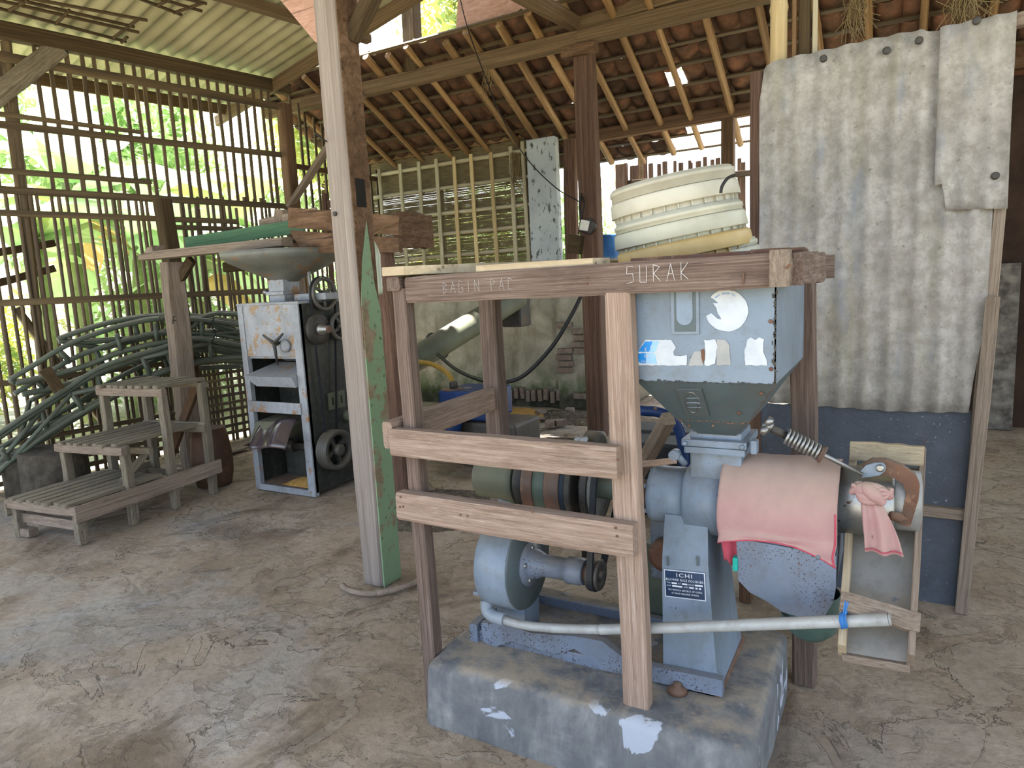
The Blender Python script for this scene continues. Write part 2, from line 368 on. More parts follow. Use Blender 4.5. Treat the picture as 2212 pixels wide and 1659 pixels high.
# ------------------------------------------------------------------ mesh helpers
W = {}
class MB:
    def __init__(s): s.v = []; s.f = []; s.sm = []
    def add(s, verts, faces, smooth=False, Mx=None):
        o = len(s.v)
        s.v += [tuple(Mx @ V(p)) if Mx else tuple(p) for p in verts]
        s.f += [tuple(i + o for i in f) for f in faces]; s.sm += [smooth] * len(faces)
        return s
    def box(s, a, b, c=.0, Mx=None):
        (x0, y0, z0), (x1, y1, z1) = a, b
        if c <= 0:
            vs = [(x, y, z) for x in (x0, x1) for y in (y0, y1) for z in (z0, z1)]
            fs = [(0, 1, 3, 2), (4, 6, 7, 5), (0, 4, 5, 1), (2, 3, 7, 6), (0, 2, 6, 4), (1, 5, 7, 3)]
            return s.add(vs, fs, False, Mx)
        bm = bmesh.new(); bmesh.ops.create_cube(bm, size=1)
        for v in bm.verts: v.co = V((x0 + (v.co.x + .5) * (x1 - x0), y0 + (v.co.y + .5) * (y1 - y0), z0 + (v.co.z + .5) * (z1 - z0)))
        bmesh.ops.bevel(bm, geom=bm.edges[:], offset=c, segments=2, profile=.6, affect='EDGES')
        bm.verts.index_update()
        s.add([v.co.copy() for v in bm.verts], [tuple(v.index for v in f.verts) for f in bm.faces], False, Mx); bm.free()
        return s
    def rings(s, rings, closed=True, cap=True, smooth=True):
        n = len(rings[0]); vs = [p for r in rings for p in r]; fs = []
        for i in range(len(rings) - 1):
            for j in range(n if closed else n - 1):
                k = (j + 1) % n
                fs.append((i * n + j, i * n + k, (i + 1) * n + k, (i + 1) * n + j))
        s.add(vs, fs, smooth)
        if cap and closed:
            s.add(rings[0], [tuple(range(n - 1, -1, -1))]); s.add(rings[-1], [tuple(range(n))])
        return s
    def tube(s, pts, r, seg=10, cap=True):
        pts = [V(p) for p in pts]; rs = r if isinstance(r, (list, tuple)) else [r] * len(pts)
        t = (pts[1] - pts[0]).normalized(); up = V((0, 0, 1)) if abs(t.z) < .9 else V((0, 1, 0))
        u = t.cross(up).normalized(); rg = []
        for i, p in enumerate(pts):
            a = pts[max(i - 1, 0)]; b = pts[min(i + 1, len(pts) - 1)]
            t = (b - a).normalized(); u = (u - t * u.dot(t)).normalized(); w_ = t.cross(u)
            rg.append([p + (u * math.cos(k * 2 * math.pi / seg) + w_ * math.sin(k * 2 * math.pi / seg)) * rs[i] for k in range(seg)])
        return s.rings(rg, True, cap)
    def lathe(s, prof, Mx, seg=32, cap=True):
        """prof: (x along the axis, radius); the axis is local X of Mx"""
        rg = [[Mx @ V((x, r * math.cos(k * 2 * math.pi / seg), r * math.sin(k * 2 * math.pi / seg))) for k in range(seg)] for x, r in prof]
        n = seg
        for i in range(len(rg) - 1):
            s.add(rg[i] + rg[i + 1], [(j, (j + 1) % n, n + (j + 1) % n, n + j) for j in range(n)], True)
        if cap:
            s.add(rg[0], [tuple(range(n - 1, -1, -1))]); s.add(rg[-1], [tuple(range(n))])
        return s
    def prism(s, poly, ext, smooth=False):
        """poly: list of points, ext: vector"""
        n = len(poly); e = V(ext); a = [V(p) for p in poly]; b = [p + e for p in a]
        s.add(a + b, [(i, (i + 1) % n, n + (i + 1) % n, n + i) for i in range(n)], smooth)
        s.add(a, [tuple(range(n - 1, -1, -1))]); s.add(b, [tuple(range(n))])
        return s
    def frustum(s, a, b, open_=False):
        """two quads joined"""
        n = len(a); s.add(list(a) + list(b), [(i, (i + 1) % n, n + (i + 1) % n, n + i) for i in range(n)])
        if not open_: s.add(a, [tuple(range(n - 1, -1, -1))]); s.add(b, [tuple(range(n))])
        return s
    def mesh(s, name):
        me = bpy.data.meshes.new(name); me.from_pydata([tuple(p) for p in s.v], [], s.f)
        me.polygons.foreach_set('use_smooth', s.sm); me.update()
        bm = bmesh.new(); bm.from_mesh(me); bmesh.ops.remove_doubles(bm, verts=bm.verts, dist=1e-6)
        bmesh.ops.recalc_face_normals(bm, faces=bm.faces); bm.to_mesh(me); bm.free()
        return me
    def build(s, name, mat, parent=None, origin=None, **kw):
        o_ = V(origin) if origin is not None else (sum((V(p) for p in s.v), V()) / max(1, len(s.v)))
        s.v = [tuple(V(p) - o_) for p in s.v]
        me = s.mesh(name); me.materials.append(MATS[mat] if isinstance(mat, str) else mat)
        return put(name, me, M.Translation(o_), parent, **kw)
def put(name, data, Mx, parent=None, label=None, cat=None, group=None, kind=None):
    o = bpy.data.objects.new(name, data); COL.objects.link(o)
    if parent is not None:
        o.parent = parent; o.matrix_basis = W[parent].inverted() @ Mx
    else: o.matrix_basis = Mx
    W[o] = Mx.copy()
    tag(o, label, cat, group, kind)
    return o
def tag(o, label=None, cat=None, group=None, kind=None):
    if label: o['label'] = label
    if cat: o['category'] = cat
    if group: o['group'] = group
    if kind: o['kind'] = kind
    return o
def thing(name, loc, label, cat, group=None, kind=None, Mx=None):
    return put(name, None, Mx or M.Translation(V(loc)), None, label, cat, group, kind)
def frame(p0, p1, up=(0, 0, 1)):
    p0, p1 = V(p0), V(p1); x = (p1 - p0).normalized(); up = V(up)
    if abs(x.dot(up.normalized())) > .98: up = V((0, 1, 0))
    y = up.cross(x).normalized(); z = x.cross(y)
    return M(((x.x, y.x, z.x, p0.x), (x.y, y.y, z.y, p0.y), (x.z, y.z, z.z, p0.z), (0, 0, 0, 1)))
UNIT = {}
def unit_beam(k, j, mat):
    key = ('b', k, j, mat)
    if key not in UNIT:
        r = random.Random(k * 13 + 5); rg = []
        for i in range(7):
            x = i / 6; c = .07 if 0 < i < 6 else .11; q = []
            dy, dz = r.uniform(-j, j), r.uniform(-j, j); ex = .5 if 0 < i < 6 else .485
            for sy, sz, cy_, cz_ in ((-1, -1, 0, c), (-1, -1, c, 0), (1, -1, c, 0), (1, -1, 0, c), (1, 1, 0, c), (1, 1, c, 0), (-1, 1, c, 0), (-1, 1, 0, c)):
                q.append(V((x, sy * (ex - cy_) + dy + r.uniform(-j, j) * .5, sz * (ex - cz_) + dz + r.uniform(-j, j) * .5)))
            rg.append(q)
        mb = MB().rings(rg, True, True, False); me = mb.mesh('timber'); me.materials.append(MATS[mat]); UNIT[key] = me
    return UNIT[key]
def beam(name, p0, p1, w_, h_, mat, parent=None, up=(0, 0, 1), j=.035, **kw):
    """a sawn timber from p0 to p1 (centre line); w across, h along up"""
    F = frame(p0, p1, up); L = (V(p1) - V(p0)).length
    return put(name, unit_beam(rnd.randrange(5), j, mat), F @ M.Diagonal((L, w_, h_, 1)), parent, **kw)
def unit_pole(nodes, k, mat, seg, taper):
    key = ('p', nodes, k, mat, seg, taper)
    if key not in UNIT:
        r = random.Random(k * 7 + nodes); pts = []; rs = []
        off = r.uniform(.2, .8)
        xs = [0.0]
        for i in range(nodes):
            c = (i + off) / max(1, nodes); xs += [c - .012, c, c + .012]
        xs = sorted(x for x in xs if 0 <= x < .985) + [1.0]
        ax, ay = r.uniform(-.25, .25), r.uniform(-.25, .25)
        for x in xs:
            nd = any(abs(x - (i + off) / max(1, nodes)) < 1e-6 for i in range(nodes))
            pts.append(V((x, math.sin(x * math.pi) * ax * .6, math.sin(x * math.pi) * ay * .6))); rs.append((1.13 if nd else 1.0) * (1 - taper * x))
        rg = [[p + V((0, math.cos(q * 2 * math.pi / seg) * rr, math.sin(q * 2 * math.pi / seg) * rr)) for q in range(seg)] for p, rr in zip(pts, rs)]
        me = MB().rings(rg).mesh('pole'); me.materials.append(MATS[mat]); UNIT[key] = me
    return UNIT[key]
def pole(name, p0, p1, r, mat, parent=None, node=.33, seg=8, taper=.12, flat=1.0, **kw):
    F = frame(p0, p1); L = (V(p1) - V(p0)).length
    me = unit_pole(max(1, min(9, round(L / node))), rnd.randrange(3), mat, seg, taper)
    return put(name, me, F @ M.Diagonal((L, r, r * flat, 1)), parent, **kw)
def discs(name, pts, axis, r, h, mat, parent, seg=10, **kw):
    a = V(axis).normalized(); me = MB().lathe([(0, r), (h * .8, r), (h, r * .6)], M(), seg).mesh(name); me.materials.append(MATS[mat])
    for p in pts: put(name, me, frame(V(p), V(p) + a), parent, **kw)
def ragged(name, p0, p1, w_, nrm_, mat, parent, seed=1, lift=.001):
    """flaking rust along a seam: a run of small irregular scabs"""
    r = random.Random(seed); p0, p1, nv = V(p0), V(p1), V(nrm_).normalized(); t = (p1 - p0).normalized(); b = nv.cross(t); L = (p1 - p0).length; x = 0; mb = MB()
    while x < L:
        l = r.uniform(.003, .014); c = p0 + t * x + b * r.gauss(0, w_ * .25); k = 7; ww = w_ * r.uniform(.3, 1)
        ring = [c + t * (l * .6 * math.cos(a) * r.uniform(.7, 1.2)) + b * (ww * .5 * math.sin(a) * r.uniform(.6, 1.2)) + nv * lift for a in [q * 2 * math.pi / k for q in range(k)]]
        mb.prism(ring, nv * .0012); x += l * r.uniform(.5, 1.6)
    return mb.build(name, mat, parent, kind='stuff')
def bezier(pts, n=8):
    """Catmull-Rom through pts"""
    P = [V(p) for p in pts]; out = []
    for i in range(len(P) - 1):
        a = P[max(i - 1, 0)]; b = P[i]; c = P[i + 1]; d = P[min(i + 2, len(P) - 1)]
        for k in range(n):
            t = k / n
            out.append(.5 * ((2 * b) + (c - a) * t + (2 * a - 5 * b + 4 * c - d) * t * t + (3 * b - a - 3 * c + d) * t ** 3))
    out.append(P[-1]); return out
def text(name, body, size, Mx, mat, parent, align='CENTER', extrude=.0004, **kw):
    cu = bpy.data.curves.new('lettering', 'FONT'); cu.body = body; cu.size = size; cu.extrude = extrude
    cu.align_x = align; cu.space_character = 1.18; cu.align_y = 'CENTER'; cu.resolution_u = 2
    tmp = bpy.data.objects.new('tmp', cu); COL.objects.link(tmp); dg = bpy.context.evaluated_depsgraph_get()
    me = bpy.data.meshes.new_from_object(tmp.evaluated_get(dg)); bpy.data.objects.remove(tmp); me.materials.clear(); me.materials.append(MATS[mat])
    if name is None: return me
    return put(name, me, Mx, parent, **kw)
# ================================================================== SETTING
# floor (a slightly uneven screed), soil outside
def ground_grid(x0, x1, y0, y1, nx, ny, amp, z=0, sc=1.3):
    vs, fs = [], []
    for j in range(ny + 1):
        for i in range(nx + 1):
            x = x0 + (x1 - x0) * i / nx; y = y0 + (y1 - y0) * j / ny
            vs.append((x, y, z - amp * .5 + amp * mnoise.noise(V((x * sc, y * sc, .3))) * .5))
    for j in range(ny):
        for i in range(nx):
            a = j * (nx + 1) + i
            fs.append((a, a + 1, a + nx + 2, a + nx + 1))
    return MB().add(vs, fs, True)
ground_grid(-7.0, 5.0, -3.5, 8.9, 120, 120, .012).build('floor', 'floor_screed', None, (0, 0, 0), label='worn grey brown screed floor with cracks and flaking patches', cat='floor', kind='structure')
ground_grid(-40, 30, -12, 40, 60, 50, .12, -.09, .5).build('ground', 'soil_green', None, (0, 0, 0), label='sunlit soil and grass outside the shed', cat='ground', kind='structure')

WD = V((.1763, .984, 0)).normalized(); WN = V((.984, -.1763, 0)).normalized(); WP = V((-6.5, 5.19, 0))
def wl(s, z=0, off=0): return WP + WD * s + WN * off + V((0, 0, z))

# ---- left wall: bamboo lattice, two tiers
wall = thing('wall_left', wl(-1, 0), 'open bamboo lattice wall with banana leaves behind it', 'lattice wall', kind='structure')
s = -4.0
ups = [-1.858, -1.585, -1.457, -1.325, -1.185, -1.083, -.969, -.843, -.732, -.65, -.529, -.41, -.303, -.2, -.09, .02, .13, .23, .34, .44, .55, .65, .73]
while s < -1.95: ups.append(s); s += .125
for s in ups:
    t = 3.99 + rnd.uniform(-.04, .02)
    beam('slat', wl(s + rnd.uniform(-.012, .012), 2.6, .0), wl(s + rnd.uniform(-.012, .012), t, .0), .036 + rnd.uniform(-.004, .006), .018, 'bamboo_slat', wall, up=WN, j=.08)
s = -4.0; i = 0
while s < 1.0:
    r = .0195 + rnd.uniform(-.004, .005)
    pole('pole', wl(s + rnd.uniform(-.02, .02), -.02, -.01), wl(s + rnd.uniform(-.025, .025), 2.63 + (rnd.uniform(-.05, .12) if s > -.3 else 0), -.01), r, 'bamboo_slat', wall, node=.4)
    s += .064 + rnd.uniform(-.012, .014) + (.016 if s < -1.2 else 0)
for z, s0, s1, hh in ((3.2, -4.2, .83, .062), (3.27, -4.2, -.75, .04), (2.63, -4.2, .8, .065), (2.79, -4.2, -.7, .05), (2.43, -4.2, .2, .055), (2.35, -.5, .24, .05), (1.65, -4.2, .95, .06), (.95, -4.2, .95, .05), (3.76, -1.9, .84, .085)):
    sag = .045 if z == 3.2 else 0
    beam('rail', wl(s0, z - sag), wl(s1, z + sag * .4), .03, hh, 'bamboo_slat', wall)
for z in (.06, .16, .27, .4):
    beam('split', wl(-4.0, z, .03), wl(-.7, z + .02, .03), .012, .045, 'bamboo_slat', wall, j=.1)
for z in [.1 + .085 * k for k in range(9)]:     # closer horizontal splits low down near the mill
    beam('split', wl(-.75, z + rnd.uniform(-.01, .01), .03), wl(1.0, z + rnd.uniform(-.01, .01), .03), .012, .034, 'bamboo_slat', wall, j=.1)
pole('stay', wl(-1.77, 3.9, -.05), wl(-1.9, 0, -.05), .045, 'bamboo_slat', wall)
pole('stay', wl(-2.0, 1.6, -.06), wl(-1.2, 0, -.06), .04, 'bamboo_slat', wall)
# rail of a fence seen through the lattice
for z0, z1 in ((2.0, 2.16), (1.83, 1.97)):
    beam('fence_rail', on_plane(-60, 555 if z0 > 1.9 else 625, wl(0, 0, -.5), WN), on_plane(118, 525 if z0 > 1.9 else 580, wl(0, 0, -.5), WN), .05, .07, 'wood_dark', label='upper dark rail just outside the left lattice' if z0 > 1.9 else 'lower dark rail just outside the left lattice', cat='rail')

# ---- return of lattice behind the corner post
wr = thing('wall_corner', (-6.37, 6.9, 0), 'bamboo lattice strip between corner post and woven panel', 'lattice wall', kind='structure')
y = 6.22
while y < 7.75:
    beam('slat', (-6.37, y, 2.3), (-6.37 + rnd.uniform(-.01, .01), y + rnd.uniform(-.015, .015), 3.93 - (y - 6.2) * .45), .034, .018, 'bamboo_slat', wr, up=(1, 0, 0), j=.08); y += .125
for z in (2.42, 3.12): beam('rail', (-6.37, 6.05, z), (-6.37, 7.8, z), .03, .06, 'wood_brown', wr)
y = 6.2
while y < 7.75:
    pole('pole', (-6.39, y, 0), (-6.39, y, 2.4), .016, 'bamboo_slat', wr, node=.4); y += .085

# ---- corner post and beams
def timber(name, p0, p1, w_, h_, mat, label, cat, **kw):
    up = kw.pop('up', (0, 0, 1)); return beam(name, p0, p1, w_, h_, mat, None, up, kw.pop('j', .03), label=label, cat=cat, **kw)
timber('corner_post', (-6.36, 6.1, 0), (-6.33, 6.1, 3.8), .13, .14, 'wood_brown', 'dark corner post where lattice wall meets tile roof beam', 'post', up=(0, 1, 0))
timber('wall_plate_beam', wl(-4.5, 3.965, .02), wl(1.0, 3.975, .02), .11, .14, 'wood_dark', 'dark beam along top of the lattice wall under corrugated roof', 'beam')
timber('tile_roof_beam', (-6.98, 6.41, 3.865), (-2.66, 6.41, 3.855), .10, .15, 'wood_beam', 'long weathered beam carrying bamboo rafters left of brown post', 'beam')
timber('tile_roof_beam', (-2.7, 6.39, 3.865), (2.6, 6.39, 3.87), .10, .15, 'wood_beam', 'long weathered beam carrying bamboo rafters right of brown post', 'beam')
timber('brace', (-6.33, 6.03, 2.62), (-5.35, 6.36, 3.80), .05, .12, 'wood_grey', 'short pale brace leaning from corner post under tile roof beam', 'brace', up=(0, 1, .3))
timber('brace', on_plane(-60, 250, wl(0, 0, .02), WN), on_plane(126, 101, wl(0, 0, .02), WN), .17, .09, 'wood_stool', 'thick diagonal brace at top of lattice wall by the picture edge', 'brace', up=WN)
timber('brown_post', (-2.655, 6.44, 0), (-2.67, 6.44, 3.82), .19, .15, 'wood_red', 'tall red brown post under the tile roof beam with switch', 'post', up=(0, 1, 0), j=.02)
beam('corbel', (-2.86, 6.37, 3.74), (-2.52, 6.37, 3.74), .12, .1, 'wood_brown', label='short wooden corbel block on head of red brown post', cat='block')
timber('tie_beam', (-2.72, 6.45, 3.99), (-2.98, 4.3, 4.02), .11, .13, 'wood_beam', 'overhead tie beam running forward from red brown post', 'beam')
timber('upper_beam', (-2.75, 6.42, 3.99), (.6, 6.42, 4.12), .10, .12, 'wood_beam', 'second beam lying on top of tile roof beam right of brown post', 'beam')
timber('gable_post', (-4.66, 6.41, 3.92), (-4.62, 6.41, 5.2), .17, .14, 'wood_dark', 'dark gable post standing on tile roof beam against the sky', 'post', up=(0, 1, 0))
timber('back_beam', (-3.45, 7.78, 3.24), (2.7, 7.78, 3.32), .10, .13, 'wood_brown', 'low dark beam at the back under bamboo rafters', 'beam')
timber('back_post', (-1.62, 7.8, 0), (-1.62, 7.8, 3.24), .13, .13, 'wood_brown', 'back post rising behind the stacked tubs to low beam', 'post', up=(0, 1, 0))
MB().prism([on_y(992, -60, 6.33), on_y(985, 72, 6.33), on_y(1090, 58, 6.33), on_y(1180, 28, 6.33), on_y(1245, 12, 6.33), on_y(1240, -60, 6.33)], (0, .012, 0)).build('gable_board', 'board_fibre', label='brown sheet hanging in the gable above tile edge', cat='board')

# ---- corrugated roof on the left
th = math.radians(6.5); RU = WN * math.cos(th) + V((0, 0, math.sin(th))); RN = RU.cross(WD); RN = RN if RN.z > 0 else -RN
def rf(s_, t_, h_=0): return WP + V((0, 0, 4.07)) + WD * s_ + RU * t_ + RN * h_
roof = thing('ceiling', rf(0, 0), 'pale corrugated sheet roof above the left lattice wall', 'roof', kind='structure')
def corr_sheet(s0, s1, t0, t1, h, parent, mat, name='roof_sheet', pitch=.145, amp=.022):
    n = int((s1 - s0) / pitch * 8); vs = []; fs = []
    for i in range(n + 1):
        s_ = s0 + (s1 - s0) * i / n; hh = h + amp * math.sin(s_ / pitch * 2 * math.pi)
        vs += [rf(s_, t0, hh), rf(s_, t1, hh + (.0)), rf(s_, t1, hh + .006), rf(s_, t0, hh + .006)]
    for i in range(n):
        a = i * 4; b = a + 4
        fs += [(a, a + 1, b + 1, b), (a + 3, b + 3, b + 2, a + 2), (a, b, b + 3, a + 3), (a + 1, a + 2, b + 2, b + 1)]
    MB().add(vs, fs, True).build(name, mat, parent)
s1 = .96
for k in range(6):
    a, b = s1 - 1.0 * (k + 1), s1 - 1.0 * k
    corr_sheet(a - .06, b, -1.12, 1.9, .03 + .004 * (k % 2), roof, 'roof_sheet')
    corr_sheet(a - .06, b, 1.8, 4.2, .045 + .004 * (k % 2), roof, 'roof_sheet')
for t_ in (-1.02, 1.45, 3.2): beam('purlin', rf(-4.6, t_, -.05), rf(1.05 if t_ > 0 else .9, t_, -.05), .1 if t_ > 0 else .025, .09 if t_ > 0 else .13, 'wood_beam', roof)
for s_ in (.78, -4.2): beam('rafter', rf(s_, -1.3, -.1), rf(s_, 4.2, -.1), .05, .13, 'wood_beam', roof, up=RN)
# main roof over the working floor (above the view; back edge carried on to block sun)
mroof = thing('roof_main', (0, 1.5, 4.9), 'sheet roof over the working floor', 'roof', kind='structure')
vs, fs = [], []
for i in range(121):
    x = -4.4 + 10.4 * i / 120; zz = 4.95 + .025 * math.sin(i * 2.1)
    vs += [(x, -1.2, zz - .25), (x, 6.65, zz + .15), (x, 6.65, zz + .156), (x, -1.2, zz - .244)]
for i in range(120):
    a = i * 4; b = a + 4; fs += [(a, a + 1, b + 1, b), (a + 3, b + 3, b + 2, a + 2)]
MB().add(vs, fs, True).build('roof_sheet', 'roof_sheet', mroof)
for y in (-.8, 1.4, 3.4, 5.0): beam('purlin', (-4.4, y, 4.72 + (y + 1.2) * .06), (6, y, 4.72 + (y + 1.2) * .06), .08, .12, 'wood_beam', mroof)
# racks slung under the roof
def rack(label, pts, rungs, z_drop):
    t = thing('hanging_rack', rf(-1.3, .4, -z_drop), label, 'rack', group='racks slung under the corrugated roof')
    P = lambda x, y: on_plane(x, y, rf(0, 0, -z_drop), RN)
    for a, b in pts: pole('rail', P(*a), P(*b), .013, 'wood_dark', t, node=.6, taper=0)
    for a, b in rungs: pole('rung', P(*a), P(*b), .012, 'wood_dark', t, node=.6, taper=0)
rack('larger dark pipe rack slung under corrugated roof at top left', [((-40, 8), (272, 90)), ((-40, -8), (300, 70)), ((20, -12), (318, 44)), ((0, -10), (290, 58))],
     [((120, 52), (150, 22)), ((245, 82), (300, 40)), ((20, 22), (60, 0)), ((262, 92), (275, 80))], .42)
rack('smaller dark pipe rack slung under corrugated roof beside the larger', [((260, -20), (392, 32)), ((290, -20), (436, 24)), ((330, -20), (446, 8))], [((375, 28), (440, 6)), ((340, 12), (375, -5))], .42)

# ---- tile roof over the back: clay tiles on laths on bamboo rafters
TY0, TZ0 = 6.41, 3.955; TM = (3.245 - TZ0) / (7.75 - TY0)
TV = V((0, 1, TM)).normalized(); TN = V((0, -TM, 1)).normalized()
def tl(x, q, h=0): return V((x, TY0, TZ0)) + TV * q + TN * h       # q along the fall of the roof
troof = thing('roof', tl(-3, 0), 'dark clay tile roof on bamboo rafters sloping to the back', 'tile roof', kind='structure')
raf = [-6.62, -6.06, -5.6, -5.12, -4.88, -4.55, -4.12, -3.62, -3.15, -2.72, -2.3, -1.86, -1.42, -.95, -.5, -.05, .38, .8, 1.25, 1.7]
raf = [-6.62, -6.07, -5.58, -5.1, -4.83, -4.56, -4.1, -3.82, -3.45, -3.12, -2.75, -2.36, -2.0, -1.55, -1.12, -.7, -.27, .16, .6, 1.05, 1.5]
for x in raf:
    q0 = -.27 + rnd.uniform(-.06, .05) if x < -2.6 else -1.9
    q1 = 2.08 + rnd.uniform(-.06, .12)
    if x > -.8: q1 = 2.0
    pole('rafter', tl(x, q0, .012), tl(x + rnd.uniform(-.05, .05), q1, .012), .037 + rnd.uniform(-.004, .006), 'bamboo_tan', troof, node=.42, seg=10)
for k in range(-7, 9):
    q = k * .262 - .02
    x0, x1 = (-6.9, 2.4) if q > -.3 else (-2.55, 2.4)
    if q > 2.1: continue
    beam('lath', tl(x0, q, .052), tl(x1, q + rnd.uniform(-.02, .02), .052), (.04), .022, 'bamboo_slat', troof, up=TN)
# one clay tile: S section, slightly tapering
def tile_mesh():
    vs, fs = [], []; n = 8
    for j, (q, hh) in enumerate(((-.15, .0), (.15, .022))):
        for i in range(n + 1):
            u = i / n; x = (u - .5) * .245
            h = -.028 * math.sin(math.pi * min(u / .72, 1)) if u < .72 else .03 * math.sin(math.pi * (u - .72) / .28)
            vs.append((x, q, h + hh)); 
    m = n + 1
    o = len(vs)
    vs += [(x, q, h + .012) for x, q, h in vs[:o]]
    for i in range(n):
        fs += [(i, i + 1, m + i + 1, m + i), (o + i, o + m + i, o + m + i + 1, o + i + 1), (i, o + i, o + i + 1, i + 1), (m + i, m + i + 1, o + m + i + 1, o + m + i)]
    fs += [(0, m, o + m, o), (n, o + n, o + m + n, m + n)]
    me = bpy.data.meshes.new('tile'); me.from_pydata(vs, [], fs); me.polygons.foreach_set('use_smooth', [True] * len(fs)); me.materials.append(MATS['terracotta']); me.update(); return me
tm = tile_mesh()
TB = M(((1, TV.x, TN.x, 0), (0, TV.y, TN.y, 0), (0, TV.z, TN.z, 0), (0, 0, 0, 1)))
cells = []
for k in range(-7, 9):
    for i in range(44):
        x = -6.9 + i * .212; q = k * .262 + .15
        if k < -1 and x < -2.5: continue
        if q > 2.08: continue
        if k >= 6 and -2.25 < x < -1.3 and rnd.random() < .75: continue      # tiles slipped off near the eaves
        if rnd.random() < .003: continue
        c = tl(x, q, .1); cells.append(((c - EYE).length, x, q))
cells.sort()
front = [c for c in cells if c[1] < -.6 and c[2] > -.4][:295]
fs_ = set(front); rest = MB()
for c in cells:
    _, x, q = c
    Mt = M.Translation(tl(x + rnd.uniform(-.012, .012), q + rnd.uniform(-.02, .02), .072 + rnd.uniform(0, .01))) @ TB @ M.Rotation(rnd.gauss(0, .03), 4, 'Z') @ M.Rotation(rnd.gauss(0, .03), 4, 'X') @ M.Rotation(rnd.gauss(0, .04), 4, 'Y')
    if c in fs_: put('tile', tm, Mt, troof)
    else: rest.add([v.co for v in tm.vertices], [tuple(p.vertices) for p in tm.polygons], True, Mt)
rest.build('far_tiles', 'terracotta', troof, kind='stuff')

# ---- back wall: plaster below, woven mat panel above
bw = thing('wall_back', (-4.9, 7.8, 0), 'stained mossy plaster wall with brick pier behind the engine', 'wall', kind='structure')
ground = MB()
vs, fs = [], []
nx, nz = 40, 18
for j in range(nz + 1):
    for i in range(nx + 1):
        x = -6.9 + 3.68 * i / nx; z = 1.72 * j / nz
        top = 0 if j < nz else .03 * mnoise.noise(V((x * 3, 0, 1)))
        vs.append((x, 7.75 + .014 * mnoise.noise(V((x * 2, z * 2, 4))), z + top))
for j in range(nz):
    for i in range(nx):
        a = j * (nx + 1) + i; fs.append((a, a + 1, a + nx + 2, a + nx + 1))
pw = MB().add(vs, fs, True); pw.box((-6.9, 7.78, 0), (-3.22, 7.95, 1.7)); pw.build('plaster', 'plaster_old', bw, (-5, 7.75, 0))
# brick pier with its render broken away
bm_ = [[0] * 2]
MB().box((-3.68, 7.68, 0), (-3.24, 7.9, 1.55)).build('pier_core', 'plaster_old', bw, (-3.5, 7.7, 0))
bk = MB().box((-.105, -.05, -.034), (.105, .05, .034), .008).mesh('brick'); bk.materials.append(MATS['brick'])
for k in range(18):
    for q in range(2):
        z = .1 + k * .08
        if .5 < z < 1.05 and rnd.random() < .55 or rnd.random() < .06:
            put('brick', bk, M.Translation((-3.575 + q * .222 + (.0 if k % 2 else .02), 7.665 + rnd.uniform(-.012, .012), z)) @ M.Rotation(rnd.gauss(0, .02), 4, 'Y'), bw)
for i in range(13):          # bare bricks along the foot of the wall
    x = -4.75 + i * .088 + rnd.uniform(-.01, .01)
    put('brick', bk, M.Translation((x, 7.72, .16 + rnd.uniform(-.02, .03))) @ M.Rotation(math.pi / 2 + rnd.gauss(0, .1), 4, 'Y') @ M.Diagonal((.7, .8, .8, 1)), bw)
# whitewashed column
MB().box((-3.955, 7.62, 1.55), (-3.575, 7.74, 3.29), .012).build('whitewashed_column', 'whitewash_peeling', None, label='peeling whitewashed column right of the woven panel', cat='column')
timber('door_post', (-3.42, 7.64, 1.5), (-3.38, 7.64, 3.22), .15, .09, 'wood_red', 'narrow brown board post beside the red brown post', 'post', up=(0, 1, 0))

panel = thing('woven_panel', (-5.25, 7.72, 2.5), 'woven bamboo panel with a pale bamboo grid nailed on', 'panel')
mat = MB()
z = 1.7
while z < 3.42:
    hh = .011 + rnd.uniform(-.002, .003); gap = .0003 if (z > 2.85 or rnd.random() < .76) else rnd.uniform(.0008, .002)
    xs = [-6.68 + 2.74 * i / 14 for i in range(15)]
    seg = [(x, 7.74 + .006 * math.sin(i * math.pi + z * 60) + .006 * mnoise.noise(V((x * 2, z * 9, 0))), z + .008 * mnoise.noise(V((x * 1.5, z * 1.3, 7)))) for i, x in enumerate(xs)]
    mat.add([p for p in seg] + [(p[0], p[1], p[2] + hh) for p in seg] + [(p[0], p[1] + .003, p[2] + hh) for p in seg] + [(p[0], p[1] + .003, p[2]) for p in seg],
            [f for i in range(14) for f in ((i, i + 1, 15 + i + 1, 15 + i), (45 + i, 30 + i, 30 + i + 1, 45 + i + 1), (15 + i, 16 + i, 31 + i, 30 + i), (i, 45 + i, 46 + i, i + 1))])
    z += hh + gap
mat.build('woven_strips', 'mat_strip', panel, kind='stuff')
for x in (-6.5, -5.3, -4.03): beam('backing_slat', (x - .02, 7.765, 1.6), (x - .02, 7.765, 3.4), .05, .02, 'bamboo_tan', panel, up=(0, 1, 0))
beam('top_rail', (-6.62, 7.71, 3.36), (-3.92, 7.71, 3.36), .03, .05, 'bamboo_tan', panel)
for z0, z1 in ((3.165, 3.187), (2.874, 2.874), (2.556, 2.546), (2.288, 2.287), (1.985, 2.015), (1.72, 1.74)):
    pole('rail', (-6.64, 7.70, z0), (-3.94, 7.70, z1), .032, 'bamboo_pale', panel, node=.38, taper=.05, flat=.9)
